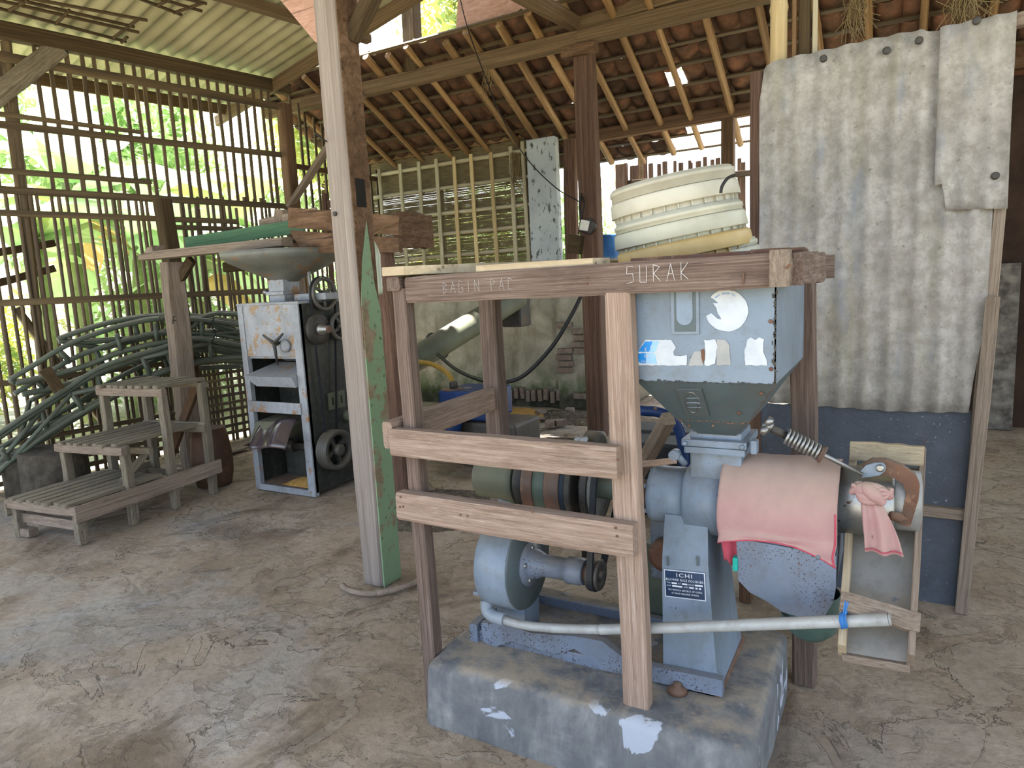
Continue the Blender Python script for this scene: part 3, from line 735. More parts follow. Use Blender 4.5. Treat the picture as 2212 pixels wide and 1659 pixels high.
for x, zt, zb in ((-6.504, 3.2, 1.6), (-6.263, 3.24, 1.6), (-5.919, 3.26, 1.6), (-5.6, 3.25, 1.6), (-5.308, 3.25, 1.6), (-5.04, 3.24, 1.6), (-4.772, 3.24, 1.77), (-4.465, 3.22, 1.72), (-4.19, 3.25, 1.79), (-4.01, 3.29, 1.6)):
    beam('upright', (x + rnd.uniform(-.015, .015), 7.66, zb), (x + rnd.uniform(-.015, .015), 7.66, zt), .05, .022, 'bamboo_bright' if rnd.random() < .35 else 'bamboo_pale', panel, up=(0, 1, 0), j=.05)

# ---- picket fence outside, right of the brown post
fence = thing('picket_fence', (-1.9, 9.2, 0), 'rough wooden picket fence in glare behind the stacked tubs', 'fence')
for i, px in enumerate((1338, 1350, 1362, 1378, 1391, 1408, 1425, 1439, 1455, 1470, 1488, 1497, 1510, 1524, 1537, 1552, 1580, 1594, 1610, 1625)):
    p = on_y(px, 350 + rnd.uniform(-6, 10) - (px - 1340) * .035, 9.2)
    beam('picket', (p.x, 9.2, 0), (p.x + rnd.uniform(-.03, .03), 9.2, p.z), .055 + rnd.uniform(-.015, .012), .03, 'wood_brown', fence, up=(0, 1, 0), j=.09)
beam('fence_rail', on_y(1330, 398, 9.15), on_y(1640, 372, 9.15), .04, .075, 'wood_dark', fence)
beam('fence_rail', on_y(1330, 560, 9.15), on_y(1640, 545, 9.15), .04, .075, 'wood_dark', fence)
beam('fence_post', (on_y(1345, 450, 9.12).x, 9.12, 0), (on_y(1345, 450, 9.12).x, 9.12, on_y(1345, 355, 9.12).z), .16, .1, 'wood_brown', fence, up=(0, 1, 0))

# ---- partition right: asbestos-cement sheets on a timber frame
part = thing('wall_right', (-.1, 3.58, 0), 'partition of weathered corrugated cement sheet on boards', 'partition', kind='structure')
def wavy(outline_top, outline_bot, x0, x1, y, mat, pitch=.1, amp=.012, name='cement_sheet', th_=.006):
    n = int((x1 - x0) / pitch * 10); vs, fs = [], []; m = 14
    def lerp(tab, x):
        for (xa, za), (xb, zb) in zip(tab, tab[1:]):
            if x <= xb: return za + (zb - za) * (x - xa) / (xb - xa)
        return tab[-1][1]
    for i in range(n + 1):
        x = x0 + (x1 - x0) * i / n; zt, zb = lerp(outline_top, x), lerp(outline_bot, x)
        yy = y + amp * math.sin(x / pitch * 2 * math.pi)
        for k in range(m + 1):
            z = zb + (zt - zb) * k / m
            vs.append((x + .004 * mnoise.noise(V((z * 3, 0, x))), yy + .006 * mnoise.noise(V((x * 2, z * 2, 1))), z))
    N = len(vs); vs += [(a, b + th_, c) for a, b, c in vs]
    for i in range(n):
        for k in range(m):
            a = i * (m + 1) + k; b = a + m + 1
            fs += [(a, b, b + 1, a + 1), (N + a, N + a + 1, N + b + 1, N + b)]
        a = i * (m + 1); b = a + m + 1
        fs += [(a, N + a, N + b, b), (a + m, b + m, N + b + m, N + a + m)]
    for k in range(m):
        fs += [(k, k + 1, N + k + 1, N + k)]; a = n * (m + 1) + k; fs += [(a, N + a, N + a + 1, a + 1)]
    return MB().add(vs, fs, True).build(name, mat, part)
top = [(-.6, 2.36), (-.575, 2.545), (-.5, 2.56), (-.3, 2.565), (-.15, 2.572), (.06, 2.572), (.08, 2.555), (.2, 2.56), (.34, 2.56)]
bot = [(-.6, .945), (-.366, .938), (.0, .925), (.2, .93), (.288, .935), (.30, 1.1), (.34, 1.35)]
wavy(top, bot, -.597, .338, 3.56, 'asbestos_sheet')
wavy([(.12, 2.56), (.25, 2.562), (.385, 2.567)], [(.12, 1.92), (.158, 1.925), (.162, 1.812), (.26, 1.81), (.385, 1.80)], .125, .385, 3.537, 'asbestos_sheet', pitch=.085, amp=.009)
beam('left_board', (-.618, 3.6, .02), (-.612, 3.6, 2.53), .055, .05, 'wood_red', part, up=(0, 1, 0))
beam('right_board', (.30, 3.6, .0), (.365, 3.6, 1.82), .05, .05, 'wood_grey', part, up=(0, 1, 0))
beam('cover_board', (.295, 3.545, .0), (.353, 3.53, 1.44), .052, .02, 'wood_grey', part, up=(0, 1, 0))
beam('cross_rail', (-.6, 3.62, .47), (.31, 3.57, .46), .05, .05, 'wood_grey', part)
beam('top_rail', (.25, 3.62, 2.54), (.75, 3.55, 2.56), .06, .05, 'wood_grey', part)
beam('top_rail', (-.6, 3.62, 2.45), (.35, 3.62, 2.47), .05, .06, 'wood_grey', part)
bs = MB()
vs = []; fs = []
for i in range(25):
    x = -.6 + .9 * i / 24
    for k in range(9):
        z = .01 + .93 * k / 8; vs.append((x, 3.585 + .012 * mnoise.noise(V((x * 3, z * 3, 5))), z + (.012 * mnoise.noise(V((x * 9, 3, 0))) if k == 8 else 0)))
for i in range(24):
    for k in range(8): a = i * 9 + k; fs.append((a, a + 9, a + 10, a + 1))
bs.add(vs, fs, True).box((-.6, 3.6, .01), (.3, 3.606, .93)).build('black_sheet', 'black_sheet', part)
discs('screw_cap', [on_y(1779, 127, 3.55), on_y(1985, 88, 3.55), on_y(2110, 45, 3.525), on_y(2150, 380, 3.525), on_y(1915, 110, 3.55)], (0, -1, 0), .016, .012, 'iron_dark', part)
# bamboo props behind the partition head
pole('bamboo_prop', (-.53, 3.70, 1.6), (-.525, 3.72, 3.7), .042, 'bamboo_bright', label='thick pale bamboo prop rising behind the cement sheet', cat='pole', node=.5, seg=14)
for x, r, m_, lb in ((-.465, .012, 'bamboo_tan', 'thin brown cane beside the thick bamboo prop'), (-.42, .03, 'wood_dark', 'dark split post right of thick bamboo prop'), (-.375, .013, 'bamboo_pale', 'thin grey cane right of the dark split post')):
    pole('prop', (x, 3.72, 1.6), (x - .0, 3.74, 3.6), r, m_, label=lb, cat='pole', node=.6)
# dim room beyond, on the right
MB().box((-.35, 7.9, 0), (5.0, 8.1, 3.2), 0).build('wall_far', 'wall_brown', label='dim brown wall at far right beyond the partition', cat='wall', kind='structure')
MB().box((.76, 7.72, 0), (.97, 7.9, 1.55), .01).build('limewashed_jamb', 'limewash', label='pale limewashed jamb in the dim room at far right', cat='jamb')
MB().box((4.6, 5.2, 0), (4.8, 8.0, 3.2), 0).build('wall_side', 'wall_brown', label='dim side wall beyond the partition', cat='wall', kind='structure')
for zz in (3.02, 3.12): beam('slat', (1.1, 7.86, zz), (2.2, 7.86, zz + .02), .03, .05, 'bamboo_bright', label='%s pale slat on the dim far right wall' % ('lower' if zz < 3.1 else 'upper'), cat='slat')

# ---- central post with gusset
cp = thing('central_post', (-2.45, 2.76, 0), 'tall square post in mid room, green paint on right side', 'post')
beam('post', (-2.47, 2.77, 0), (-2.47, 2.77, 3.7), .145, .15, 'wood_post', cp, up=(0, 1, 0), j=.02)
MB().prism([(-2.396, 2.70, 0), (-2.396, 2.845, 0), (-2.396, 2.845, 1.5), (-2.396, 2.815, 1.62), (-2.396, 2.79, 1.95), (-2.396, 2.735, 1.75), (-2.396, 2.702, 1.55)], (.008, 0, 0)).build('green_paint', 'wood_green_paint', cp, label='flaking green paint on right face')
MB().prism([(-2.925, 2.86, 3.16), (-2.70, 2.86, 2.90), (-2.5, 2.86, 2.80), (-2.36, 2.86, 3.02), (-2.12, 2.86, 3.6), (-3.3, 2.86, 3.6)], (0, .03, 0)).build('gusset_board', 'board_fibre', cp, label='pinkish fibrous board behind the post head')
beam('brace', (-2.40, 2.80, 2.84), (-1.85, 2.80, 3.42), .07, .07, 'wood_dark', cp, up=(0, 1, 0))
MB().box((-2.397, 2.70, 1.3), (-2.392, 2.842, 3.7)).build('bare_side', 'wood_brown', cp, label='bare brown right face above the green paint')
discs('bolt', [on_y(724, 462, 2.69)], (0, -1, 0), .012, .008, 'iron_dark', cp)
beam('nail', on_y(706, 306, 2.69), on_y(680, 288, 2.6), .006, .006, 'iron_dark', cp)
MB().box((-2.39, 2.73, 2.02), (-2.388, 2.80, 2.16)).build('mortise_shade', 'dark_void', cp)  # flat dark plate; the shade of the hole is put into its colour
ring = MB(); pts = bezier([(-2.60, 2.60, .015), (-2.5, 2.56, .02), (-2.36, 2.60, .015), (-2.25, 2.75, .02), (-2.24, 2.9, .02)], 6)
ring.tube(pts, .016, 8).build('hose_offcut', 'wood_grey', label='grey hose offcut lying round the foot of the central post', cat='hose')
# ================================================================== PLINTH, STAND, POLISHER
def plinth():
    bm = bmesh.new(); bmesh.ops.create_cube(bm, size=1)
    a, b = V((-1.5, 1.845, -.03)), V((-.325, 2.62, .232))
    for v in bm.verts: v.co = V((a.x + (v.co.x + .5) * (b.x - a.x), a.y + (v.co.y + .5) * (b.y - a.y), a.z + (v.co.z + .5) * (b.z - a.z)))
    for v in bm.verts:
        if v.co.z > 0 and v.co.y < 2: v.co.y += .02
    bmesh.ops.bevel(bm, geom=[e for e in bm.edges], offset=.035, segments=4, profile=.5, affect='EDGES')
    bmesh.ops.subdivide_edges(bm, edges=[e for e in bm.edges if e.calc_length() > .2], cuts=14, use_grid_fill=True)
    bmesh.ops.triangulate(bm, faces=[f for f in bm.faces if len(f.verts) > 4])
    for v in bm.verts:
        n_ = V((mnoise.noise(v.co * 5), mnoise.noise(v.co * 5 + V((9, 0, 0))), mnoise.noise(v.co * 4 + V((0, 9, 0)))))
        v.co += n_ * .010
    me = bpy.data.meshes.new('plinth'); bm.to_mesh(me); bm.free()
    me.polygons.foreach_set('use_smooth', [True] * len(me.polygons)); me.materials.append(MATS['plinth_cement'])
    o = put('machine_plinth', me, M(), label='low cement plinth under the polisher with white paint flakes', cat='plinth')
plinth()

ST = thing('timber_stand', (-.9, 2.3, 0), 'rough timber stand built round the blue polisher', 'stand')
beam('post', (-1.515, 1.953, 0), (-1.53, 1.953, 1.60), .058, .055, 'wood_frame', ST, up=(0, 1, 0))
beam('post', (-.695, 1.953, .225), (-.722, 1.953, 1.558), .085, .055, 'wood_pale', ST, up=(0, 1, 0), label='paler middle post standing on the plinth')
beam('post', (-1.59, 2.66, .0), (-1.60, 2.66, 1.56), .085, .075, 'wood_frame', ST, up=(0, 1, 0))
beam('post', (-.275, 2.70, 0), (-.30, 2.70, 1.60), .085, .09, 'wood_frame', ST, up=(0, 1, 0))
fb = beam('front_beam', (-1.50, 1.953, 1.592), (-.258, 1.953, 1.598), .055, .092, 'wood_frame', ST, j=.02)
beam('cap_block', (-.268, 1.925, 1.555), (-.268, 1.925, 1.65), .05, .06, 'wood_grey', ST, up=(0, 1, 0))
beam('end_beam', (-1.545, 1.915, 1.617), (-1.61, 2.74, 1.617), .055, .05, 'wood_frame', ST)
beam('end_beam', (-.24, 1.95, 1.6), (-.205, 2.2, 1.6), .045, .085, 'wood_frame', ST)
beam('back_beam', (-1.66, 2.70, 1.60), (-.2, 2.74, 1.60), .055, .085, 'wood_frame', ST)
beam('rail', (-1.585, 1.905, 1.052), (-.72, 1.905, 1.048), .05, .10, 'wood_pale', ST, j=.025)
beam('rail', (-1.575, 1.905, .815), (-.675, 1.905, .808), .055, .105, 'wood_pale', ST, j=.02)
beam('side_rail', (-1.60, 1.89, 1.075), (-1.60, 2.72, 1.085), .045, .10, 'wood_pale', ST)
def nails(pts, y): discs('nail_head', [on_y(a, b, y) for a, b in pts], (0, -1, 0), .0045, .002, 'rust_iron', ST, 8)
nails([(865, 1074), (864, 1095), (871, 1094), (995, 1112), (1010, 1114), (1330, 1140), (1333, 1158), (1335, 993), (1150, 1105)], 1.877)
nails([(1705, 573), (1700, 578)], 1.896); nails([(1268, 600), (1268, 613)], 1.925)
beam('hook', on_y(1607, 590, 1.922), on_y(1605, 614, 1.922), .004, .004, 'rust_iron', ST)
# chalk lettering on the front beam, drawn stroke by stroke
STROKES = {'S': ((.8, 1, .15, 1), (.15, 1, .1, .55), (.1, .55, .75, .6), (.75, .6, .8, .1), (.8, .1, .1, 0)), 'U': ((.1, 1, .1, 0), (.1, 0, .8, 0), (.8, 0, .8, 1)),
           'R': ((.1, 0, .1, 1), (.1, 1, .75, .85), (.75, .85, .1, .5), (.1, .5, .85, 0)), 'E': ((.1, 0, .1, 1), (.1, 1, .8, 1), (.1, .5, .6, .5), (.1, 0, .8, 0)),
           'F': ((.1, 0, .1, 1), (.1, 1, .8, .9), (.1, .5, .6, .45)), 'A': ((.05, 0, .45, 1), (.45, 1, .85, 0), (.2, .4, .7, .4)), 'K': ((.1, 0, .1, 1), (.1, .45, .8, 1), (.1, .45, .8, 0)),
           'B': ((.1, 0, .1, 1), (.1, 1, .7, .75), (.7, .75, .1, .5), (.1, .5, .8, .25), (.8, .25, .1, 0)), 'I': ((.4, 0, .4, 1),), 'G': ((.8, .9, .2, 1), (.2, 1, .1, 0), (.1, 0, .8, .05), (.8, .05, .8, .45), (.8, .45, .5, .45)),
           'H': ((.1, 0, .1, 1), (.8, 0, .8, 1), (.1, .5, .8, .5)), 'P': ((.1, 0, .1, 1), (.1, 1, .8, .8), (.8, .8, .1, .5)), 'C': ((.8, .9, .2, 1), (.2, 1, .1, .1), (.1, .1, .8, 0)),
           'N': ((.1, 0, .1, 1), (.1, 1, .8, 0), (.8, 0, .8, 1))}
def chalk(word, pa, pb, hgt, r):
    mb = MB(); a, b = on_y(*pa, 1.923), on_y(*pb, 1.923); d = (b - a) / len(word); k = random.Random(3)
    for i, ch in enumerate(word):
        for x0, z0, x1, z1 in STROKES.get(ch, ()):
            p = a + d * (i + x0 * .72) + V((0, 0, hgt * z0 + k.uniform(-.002, .002))); q = a + d * (i + x1 * .72) + V((0, 0, hgt * z1 + k.uniform(-.002, .002)))
            mb.tube([p, q], r, 4)
    mb.build('chalk_lettering', 'chalk', ST, kind='stuff')
chalk('SURAK', (1352, 612), (1500, 604), .048, .0008)
chalk('BAGIN PAC', (957, 634), (1115, 626), .038, .00045)

# loose boards and things on top of the stand
def plank(label, poly, z, t):
    MB().prism([(x, y, z) for x, y in poly], (0, 0, t)).build('loose_plank', 'plank_top', label=label, cat='plank', group='loose boards on the timber stand')
plank('left loose board lying askew across the stand top', [(-1.575, 1.90), (-1.48, 1.90), (-1.02, 2.5), (-.99, 2.72), (-1.2, 2.76), (-1.56, 2.5)], 1.646, .03)
plank('middle loose board on the stand top beside the tubs', [(-1.21, 1.935), (-.80, 1.94), (-.78, 2.03), (-.90, 2.2), (-.90, 2.75), (-.97, 2.75), (-1.0, 2.45)], 1.642, .02)
MB().tube(bezier([on_y(1622, 546, 2.2), on_y(1660, 543, 2.2), on_y(1715, 541, 2.2), on_y(1736, 540, 2.2), on_y(1738, 546, 2.2), on_y(1715, 550, 2.2)], 5), .009, 8).build('iron_loop', 'rust_iron', label='rusty iron loop lying on the stand beside the tubs', cat='iron bar')
# tubs: nested upside down, leaning
TC = V((-.637, 2.36, 1.662)); TILT = M.Rotation(math.radians(-7.5), 4, 'Y') @ M.Rotation(math.radians(4), 4, 'X')
def tub(label, z0, r, h, mat, shift=(0, 0), ribs=30):
    Mx = M.Translation(TC + V((shift[0], shift[1], 0))) @ TILT @ M.Translation((0, 0, z0)) @ M.Rotation(-math.pi / 2, 4, 'Y')
    t = thing('plastic_tub', (0, 0, 0), label, 'tub', 'upturned tubs stacked on the timber stand', Mx=Mx)
    # local x of Mx points up: skirt with ribs, overhanging rim band, stepped wall, base
    MB().lathe([(-.032, r * .93), (0, r * .945), (.048, r * .955), (.049, r * .985), (h - .022, r * .975), (h - .021, r * .995), (h - .008, r * .99), (h - .007, r * .965), (h, r * .955), (h, r * .2)], Mx, 64, False).build('body', mat, t)
    MB().lathe([(.004, r * .955), (-.002, r * 1.022), (.0, r * 1.03), (.040, r * 1.012), (.046, r * 1.0), (.047, r * .955)], Mx, 64, False).build('rim', mat, t)
    mb = MB()
    for k in range(ribs):
        a = k * 2 * math.pi / ribs; mb.box((-.018, -.0022, 0), (.002, .0022, r * .05), 0, Mx @ M.Rotation(a, 4, 'X') @ M.Translation((0, 0, r * .935)))
    mb.build('rib', mat, t, kind='stuff')
    return t
tub('pale yellow tub at the bottom of the leaning stack', -.05, .200, .075, 'tub_white', (.035, .03))
tub('dirty yellow tub, second from bottom of the leaning stack', .002, .219, .050, 'tub_yellow')
tub('white tub with ribbed rim in middle of the leaning stack', .064, .215, .080, 'tub_white', (-.004, 0))
tub('topmost white tub of the leaning stack with cord loop', .165, .208, .092, 'tub_grey', (-.006, 0))
MB().tube(bezier([on_y(1588, 378, 2.16), on_y(1572, 385, 2.15), on_y(1560, 402, 2.145), on_y(1557, 417, 2.145)], 6), .005, 6).build('cord_loop', 'cable_black', label='dark cord hanging over rim of topmost tub', cat='cord')

# ------------------------------------------------------------------ the polisher
P = thing('rice_polisher', (-.6, 2.28, .232), 'blue grey blower rice polisher with square hopper', 'rice polisher')
hx0, hx1, hy0, hy1, hz0, hz1 = -.692, -.288, 1.99, 2.635, 1.286, 1.63
hop = MB()
t_ = .004
for a, b in (((hx0, hy0, hz0), (hx1, hy0 + t_, hz1)), ((hx0, hy1 - t_, hz0), (hx1, hy1, hz1)), ((hx0, hy0, hz0), (hx0 + t_, hy1, hz1)), ((hx1 - t_, hy0, hz0), (hx1, hy1, hz1))): hop.box(a, b)
lo = [(-.605, 2.13, 1.14), (-.385, 2.13, 1.14), (-.385, 2.43, 1.14), (-.605, 2.43, 1.14)]
up_ = [(hx0, hy0, hz0), (hx1, hy0, hz0), (hx1, hy1, hz0), (hx0, hy1, hz0)]
ho = hop.build('hopper', 'steel_blue', P)
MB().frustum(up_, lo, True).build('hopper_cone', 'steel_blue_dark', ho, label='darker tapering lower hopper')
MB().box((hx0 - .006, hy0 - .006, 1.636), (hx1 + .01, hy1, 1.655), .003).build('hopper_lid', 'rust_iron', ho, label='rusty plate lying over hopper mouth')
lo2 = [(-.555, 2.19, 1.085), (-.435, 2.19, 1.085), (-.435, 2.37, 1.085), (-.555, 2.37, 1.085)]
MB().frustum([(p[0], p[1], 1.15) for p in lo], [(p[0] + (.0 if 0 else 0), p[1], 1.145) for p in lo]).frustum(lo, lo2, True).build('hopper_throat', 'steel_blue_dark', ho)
# level window and slide on the front sheet
yf = hy0 - .001
def front_box(px0, py0, px1, py1, d, mat, name, parent=ho, y=yf, c=0.001):
    a, b = on_y(px0, py1, y), on_y(px1, py0, y)
    return MB().box((a.x, y - d, a.z), (b.x, y + .001, b.z), c).build(name, mat, parent)
front_box(1451, 622, 1510, 722, .004, 'steel_blue', 'window_frame')
front_box(1458, 622, 1503, 716, .006, 'steel_blue_dark', 'window_recess')
a, b = on_y(1462, 622, yf), on_y(1497, 622, yf); zb = on_y(1480, 702, yf).z; rr = (b.x - a.x) / 2
pl = [(a.x, yf - .006, 1.56), (a.x, yf - .006, zb + rr)] + [((a.x + b.x) / 2 - rr * math.cos(k * math.pi / 10), yf - .006, zb + rr - rr * math.sin(k * math.pi / 10)) for k in range(1, 10)] + [(b.x, yf - .006, zb + rr), (b.x, yf - .006, 1.56)]
MB().prism(pl, (0, -.002, 0)).build('level_window', 'steel_blue', ho)
# slide on the cone face
ca, cb = V(up_[0]), V(up_[1]); cn = ((V(up_[1]) - V(up_[0])).cross(V(lo[0]) - V(up_[0]))).normalized(); cn = cn if cn.y < 0 else -cn
def cone_pt(px, py, o=.002): return on_plane(px, py, up_[0], cn) + cn * o
MB().prism([cone_pt(*q) for q in ((1460, 838), (1516, 838), (1533, 896), (1482, 893))], cn * .004).build('slide_frame', 'steel_blue_dark', ho)
ov = [cone_pt(1496 + 17 * math.cos(k * math.pi / 12) * (.8 if 1 else 1) + 3 * math.sin(k * math.pi / 12) * -1, 866 - 22 * math.sin(k * math.pi / 12), .006) for k in range(24)]
MB().tube(ov + ov[:1], .0025, 5).build('slide_opening', 'chrome_worn', ho)
for py in (856, 866, 876): MB().tube([cone_pt(1481 + (py - 856) * .2, py, .007), cone_pt(1511 + (py - 856) * .2, py, .007)], .0018, 5).build('slide_bar', 'steel_blue', ho)
# stickers, torn
def sticker(poly, mat, d, name='sticker', parent=ho):
    n = len(poly); pts = []
    for i in range(n):
        p, q = V((*poly[i], 0)), V((*poly[(i + 1) % n], 0)); m_ = max(1, int((q - p).length / 6)); nv = V((-(q - p).y, (q - p).x, 0)).normalized()
        for k in range(m_):
            u = p.lerp(q, k / m_) + nv * rnd.uniform(-.8, .8); pts.append(on_y(u.x, u.y, yf) + V((0, -d, 0)))
    return MB().prism(pts, (0, -.0006, 0)).build(name, mat, parent)
cx_, cy_, rx, ry = 1570, 671, 46, 45
poly = [(cx_ + rx * math.cos(math.radians(a)), cy_ - ry * math.sin(math.radians(a))) for a in range(140, -175, -9)]
poly += [(1537, 677), (1549, 688), (1559, 690), (1551, 678), (1548, 665), (1540, 655), (1552, 654)]
rs = sticker(poly, 'sticker_white', .0006)
def arc_text(body, c, r, a0, a1, size, mat, parent):
    mb = MB()
    for i, ch in enumerate(body):
        if ch == ' ': continue
        a = math.radians(a0 + (a1 - a0) * i / (len(body) - 1)); p = on_y(c[0] + r * math.cos(a), c[1] - r * math.sin(a), yf) + V((0, -.0016, 0))
        me = text(None, ch, size, None, mat, None)
        mb.add([v.co for v in me.vertices], [tuple(q.vertices) for q in me.polygons], False, M.Translation(p) @ M.Rotation(-(a - math.pi / 2), 4, 'Y') @ M.Rotation(math.pi / 2, 4, 'X'))
    mb.build('lettering', mat, parent)
arc_text('ABOT ANTON FAJ', (1570, 671), 37, 130, 62, .0062, 'sticker_blue', rs)
bs_ = sticker([(1394, 734), (1450, 734), (1456, 744), (1460, 750), (1454, 760), (1456, 768), (1470, 769), (1484, 767), (1483, 789), (1375, 789), (1374, 765), (1384, 750)], 'sticker_white', .0006)
sticker([(1394, 737), (1410, 737), (1402, 760), (1378, 760)], 'sticker_blue', .0013, 'blue_print', bs_)
sticker([(1410, 737), (1424, 737), (1416, 760), (1402, 760)], 'sticker_pale', .0012, 'blue_print', bs_)
sticker([(1396, 763), (1414, 763), (1420, 785), (1396, 785)], 'sticker_pale', .0012, 'blue_print', bs_)
sticker([(1377, 763), (1396, 763), (1396, 785), (1386, 785), (1378, 780)], 'sticker_blue', .0013, 'blue_print', bs_)
def ftext(body, px, py, size, mat, parent, y=yf, d=.0024, align='LEFT', rot=0):
    return text('lettering', body, size, M.Translation(on_y(px, py, y) + V((0, -d, 0))) @ M.Rotation(rot, 4, 'Y') @ M.Rotation(math.pi / 2, 4, 'X'), mat, parent, align)
ftext('E', 1393, 755, .014, 'sticker_white', bs_); ftext('EF', 1392, 769, .014, 'sticker_white', bs_); ftext('rice', 1386, 780, .010, 'sticker_white', bs_)
sticker([(1521, 735), (1546, 733), (1549, 750), (1545, 785), (1530, 790), (1522, 789), (1524, 755)], 'sticker_white', .0006)
sticker([(1548, 733), (1566, 733), (1576, 745), (1578, 788), (1549, 789)], 'sticker_grey', .0005)
sticker([(1500, 760), (1515, 758), (1520, 789), (1488, 790), (1492, 775)], 'sticker_grey', .0005)
sticker([(1615, 733), (1622, 729), (1632, 734), (1640, 729), (1650, 733), (1648, 760), (1656, 775), (1657, 789), (1610, 789), (1608, 760)], 'sticker_white', .0006)
sticker([(1514, 757), (1521, 753), (1524, 768), (1519, 785), (1516, 772)], 'rust_iron', .0014, 'rust_spot')
discs('bolt', [on_y(1665, 694, yf), on_y(1666, 797, yf)], (0, -1, 0), .006, .004, 'rust_iron', ho, 8)
discs('bolt', [cone_pt(1416, 880), cone_pt(1597, 890), cone_pt(1645, 848)], cn, .006, .005, 'rust_iron', ho, 8)
for px in (1489, 1540): MB().lathe([(0, .006), (.006, .006), (.006, .003), (.016, .003)], frame(on_y(px, 919, 2.155), on_y(px, 919, 2.055)), 8).build('stud', 'rust_iron', ho)

ragged('rust_seam', (hx1 - .003, hy0, 1.29), (hx1 - .003, hy0, 1.55), .009, (0, -1, 0), 'iron_dark', ho, 1)
ragged('rust_seam', (hx0, hy0, hz0), (hx1, hy0, hz0), .007, (0, -1, .3), 'iron_dark', ho, 2)
ragged('rust_seam', lo[1], up_[1], .007, (1, -1, -.3), 'rust_iron', ho, 3)
ragged('rust_seam', lo[0], lo[1], .005, (0, -1, 0), 'rust_iron', ho, 4)
AX, AZ = 2.28, .84
XA = M.Translation((0, AX, AZ))          # shaft axis: local X = world X
# neck under the hopper
nk = MB().box((-.585, 2.20, .93), (-.42, 2.36, 1.09), .006).build('neck', 'steel_blue', P)
MB().box((-.605, 2.17, 1.045), (-.40, 2.385, 1.068), .004).box((-.598, 2.175, 1.02), (-.405, 2.38, 1.043), .004).build('neck_flange', 'steel_blue', nk)
MB().box((-.39, 2.18, 1.03), (-.37, 2.22, 1.075), .006).build('flange_lug', 'steel_blue', nk)
discs('bolt', [(-.592, 2.168, 1.055), (-.412, 2.168, 1.055)], (0, -1, 0), .008, .008, 'steel_blue', nk, 8)
MB().lathe([(0, .017), (.035, .017), (.035, .012), (.05, .012)], frame((-.62, 2.13, 1.02), (-.62, 2.2, 1.02)), 16).tube([(-.62, 2.16, 1.02), (-.6, 2.19, .98)], .012, 8).build('grease_cup', 'steel_blue', nk)
beam('lever', (-.62, 2.15, 1.0), (-.80, 2.3, .93), .012, .022, 'wood_pale', nk)
# main casing on the pillar
cs = MB().lathe([(-.735, .072), (-.735, .098), (-.715, .102), (-.705, .10), (-.68, .098), (-.60, .10)], XA, 40).build('bearing_housing', 'steel_blue', P)
MB().lathe([(-.615, .10), (-.60, .122), (-.45, .122)], XA, 40).build('feed_casing', 'steel_blue', P)
discs('bolt', [(-.738, AX + .085 * math.cos(a), AZ + .085 * math.sin(a)) for a in (0.5, 1.6, 2.6, 3.7, 4.8, 5.8)], (-1, 0, 0), .009, .008, 'steel_blue', cs, 8)
pil = MB()
def sect(z, x0, x1, y0, y1): return [(x0, y0, z), (x1, y0, z), (x1, y1, z), (x0, y1, z)]
secs = [sect(.80, -.668, -.525, 2.185, 2.40), sect(.66, -.668, -.515, 2.145, 2.42), sect(.56, -.665, -.505, 2.13, 2.44), sect(.34, -.660, -.485, 2.11, 2.465), sect(.232, -.660, -.472, 2.105, 2.48)]
for a, b in zip(secs, secs[1:]): pil.frustum(a, b, True)
pi_ = pil.build('pillar', 'steel_blue', P)
MB().box((-.68, 2.09, .228), (-.465, 2.50, .246), .004).build('pillar_foot', 'rust_iron', pi_)
# nameplate on the sloping front of the pillar
pa, pb = V(secs[2][0]), V(secs[3][0])
q00, q10 = V(secs[2][0]), V(secs[2][1]); pn = ((q10 - q00).cross(V(secs[3][0]) - q00)).normalized(); pn = pn if pn.y < 0 else -pn
pc = [on_plane(x, y, q00, pn) for x, y in ((1434, 1229), (1522, 1238), (1527, 1298), (1438, 1288))]
ex = (pc[1] - pc[0]).normalized(); ez = pn.cross(ex) * -1; ez = ez if ez.z > 0 else -ez
cen = sum(pc, V()) / 4; PW = (pc[1] - pc[0]).length; PH = (pc[3] - pc[0]).length
NM = M(((ex.x, ez.x, pn.x, cen.x), (ex.y, ez.y, pn.y, cen.y), (ex.z, ez.z, pn.z, cen.z), (0, 0, 0, 1)))
npl = MB().box((-PW / 2, -PH / 2, .001), (PW / 2, PH / 2, .003), 0, NM).build('nameplate', 'plate_white', pi_, label='blue nameplate with white lettering')
MB().box((-PW / 2 + .003, -PH / 2 + .003, .003), (PW / 2 - .003, PH / 2 - .003, .0036), 0, NM).build('plate_field', 'plate_blue', npl)
def ptext(body, u, v, size, align='CENTER', sx=1): text('lettering', body, size, NM @ M.Translation((u * PW, v * PH, .0042)) @ M.Diagonal((sx, 1, 1, 1)), 'plate_white', npl, align)
ptext('ICHI', 0, .33, PH * .20, sx=1.35)
ptext('BLOWER RICE POLISHER', 0, .155, PH * .115, sx=.92)
ptext('TYPE', -.445, .03, PH * .07, 'LEFT', .8); ptext('H.P.', -.16, .03, PH * .07, 'LEFT', .8); ptext('SER.NO', .09, .03, PH * .07, 'LEFT', .8)
ptext('R.P.M', -.445, -.075, PH * .07, 'LEFT', .8); ptext('DATE', -.02, -.075, PH * .07, 'LEFT', .8)
ptext("THE PEOPLE'S REPUBLIC OF CHINA", 0, -.215, PH * .082, sx=.82)
ptext('RI ZHAO MACHINE WORKS', 0, -.335, PH * .082, sx=.82)
pb_ = MB()
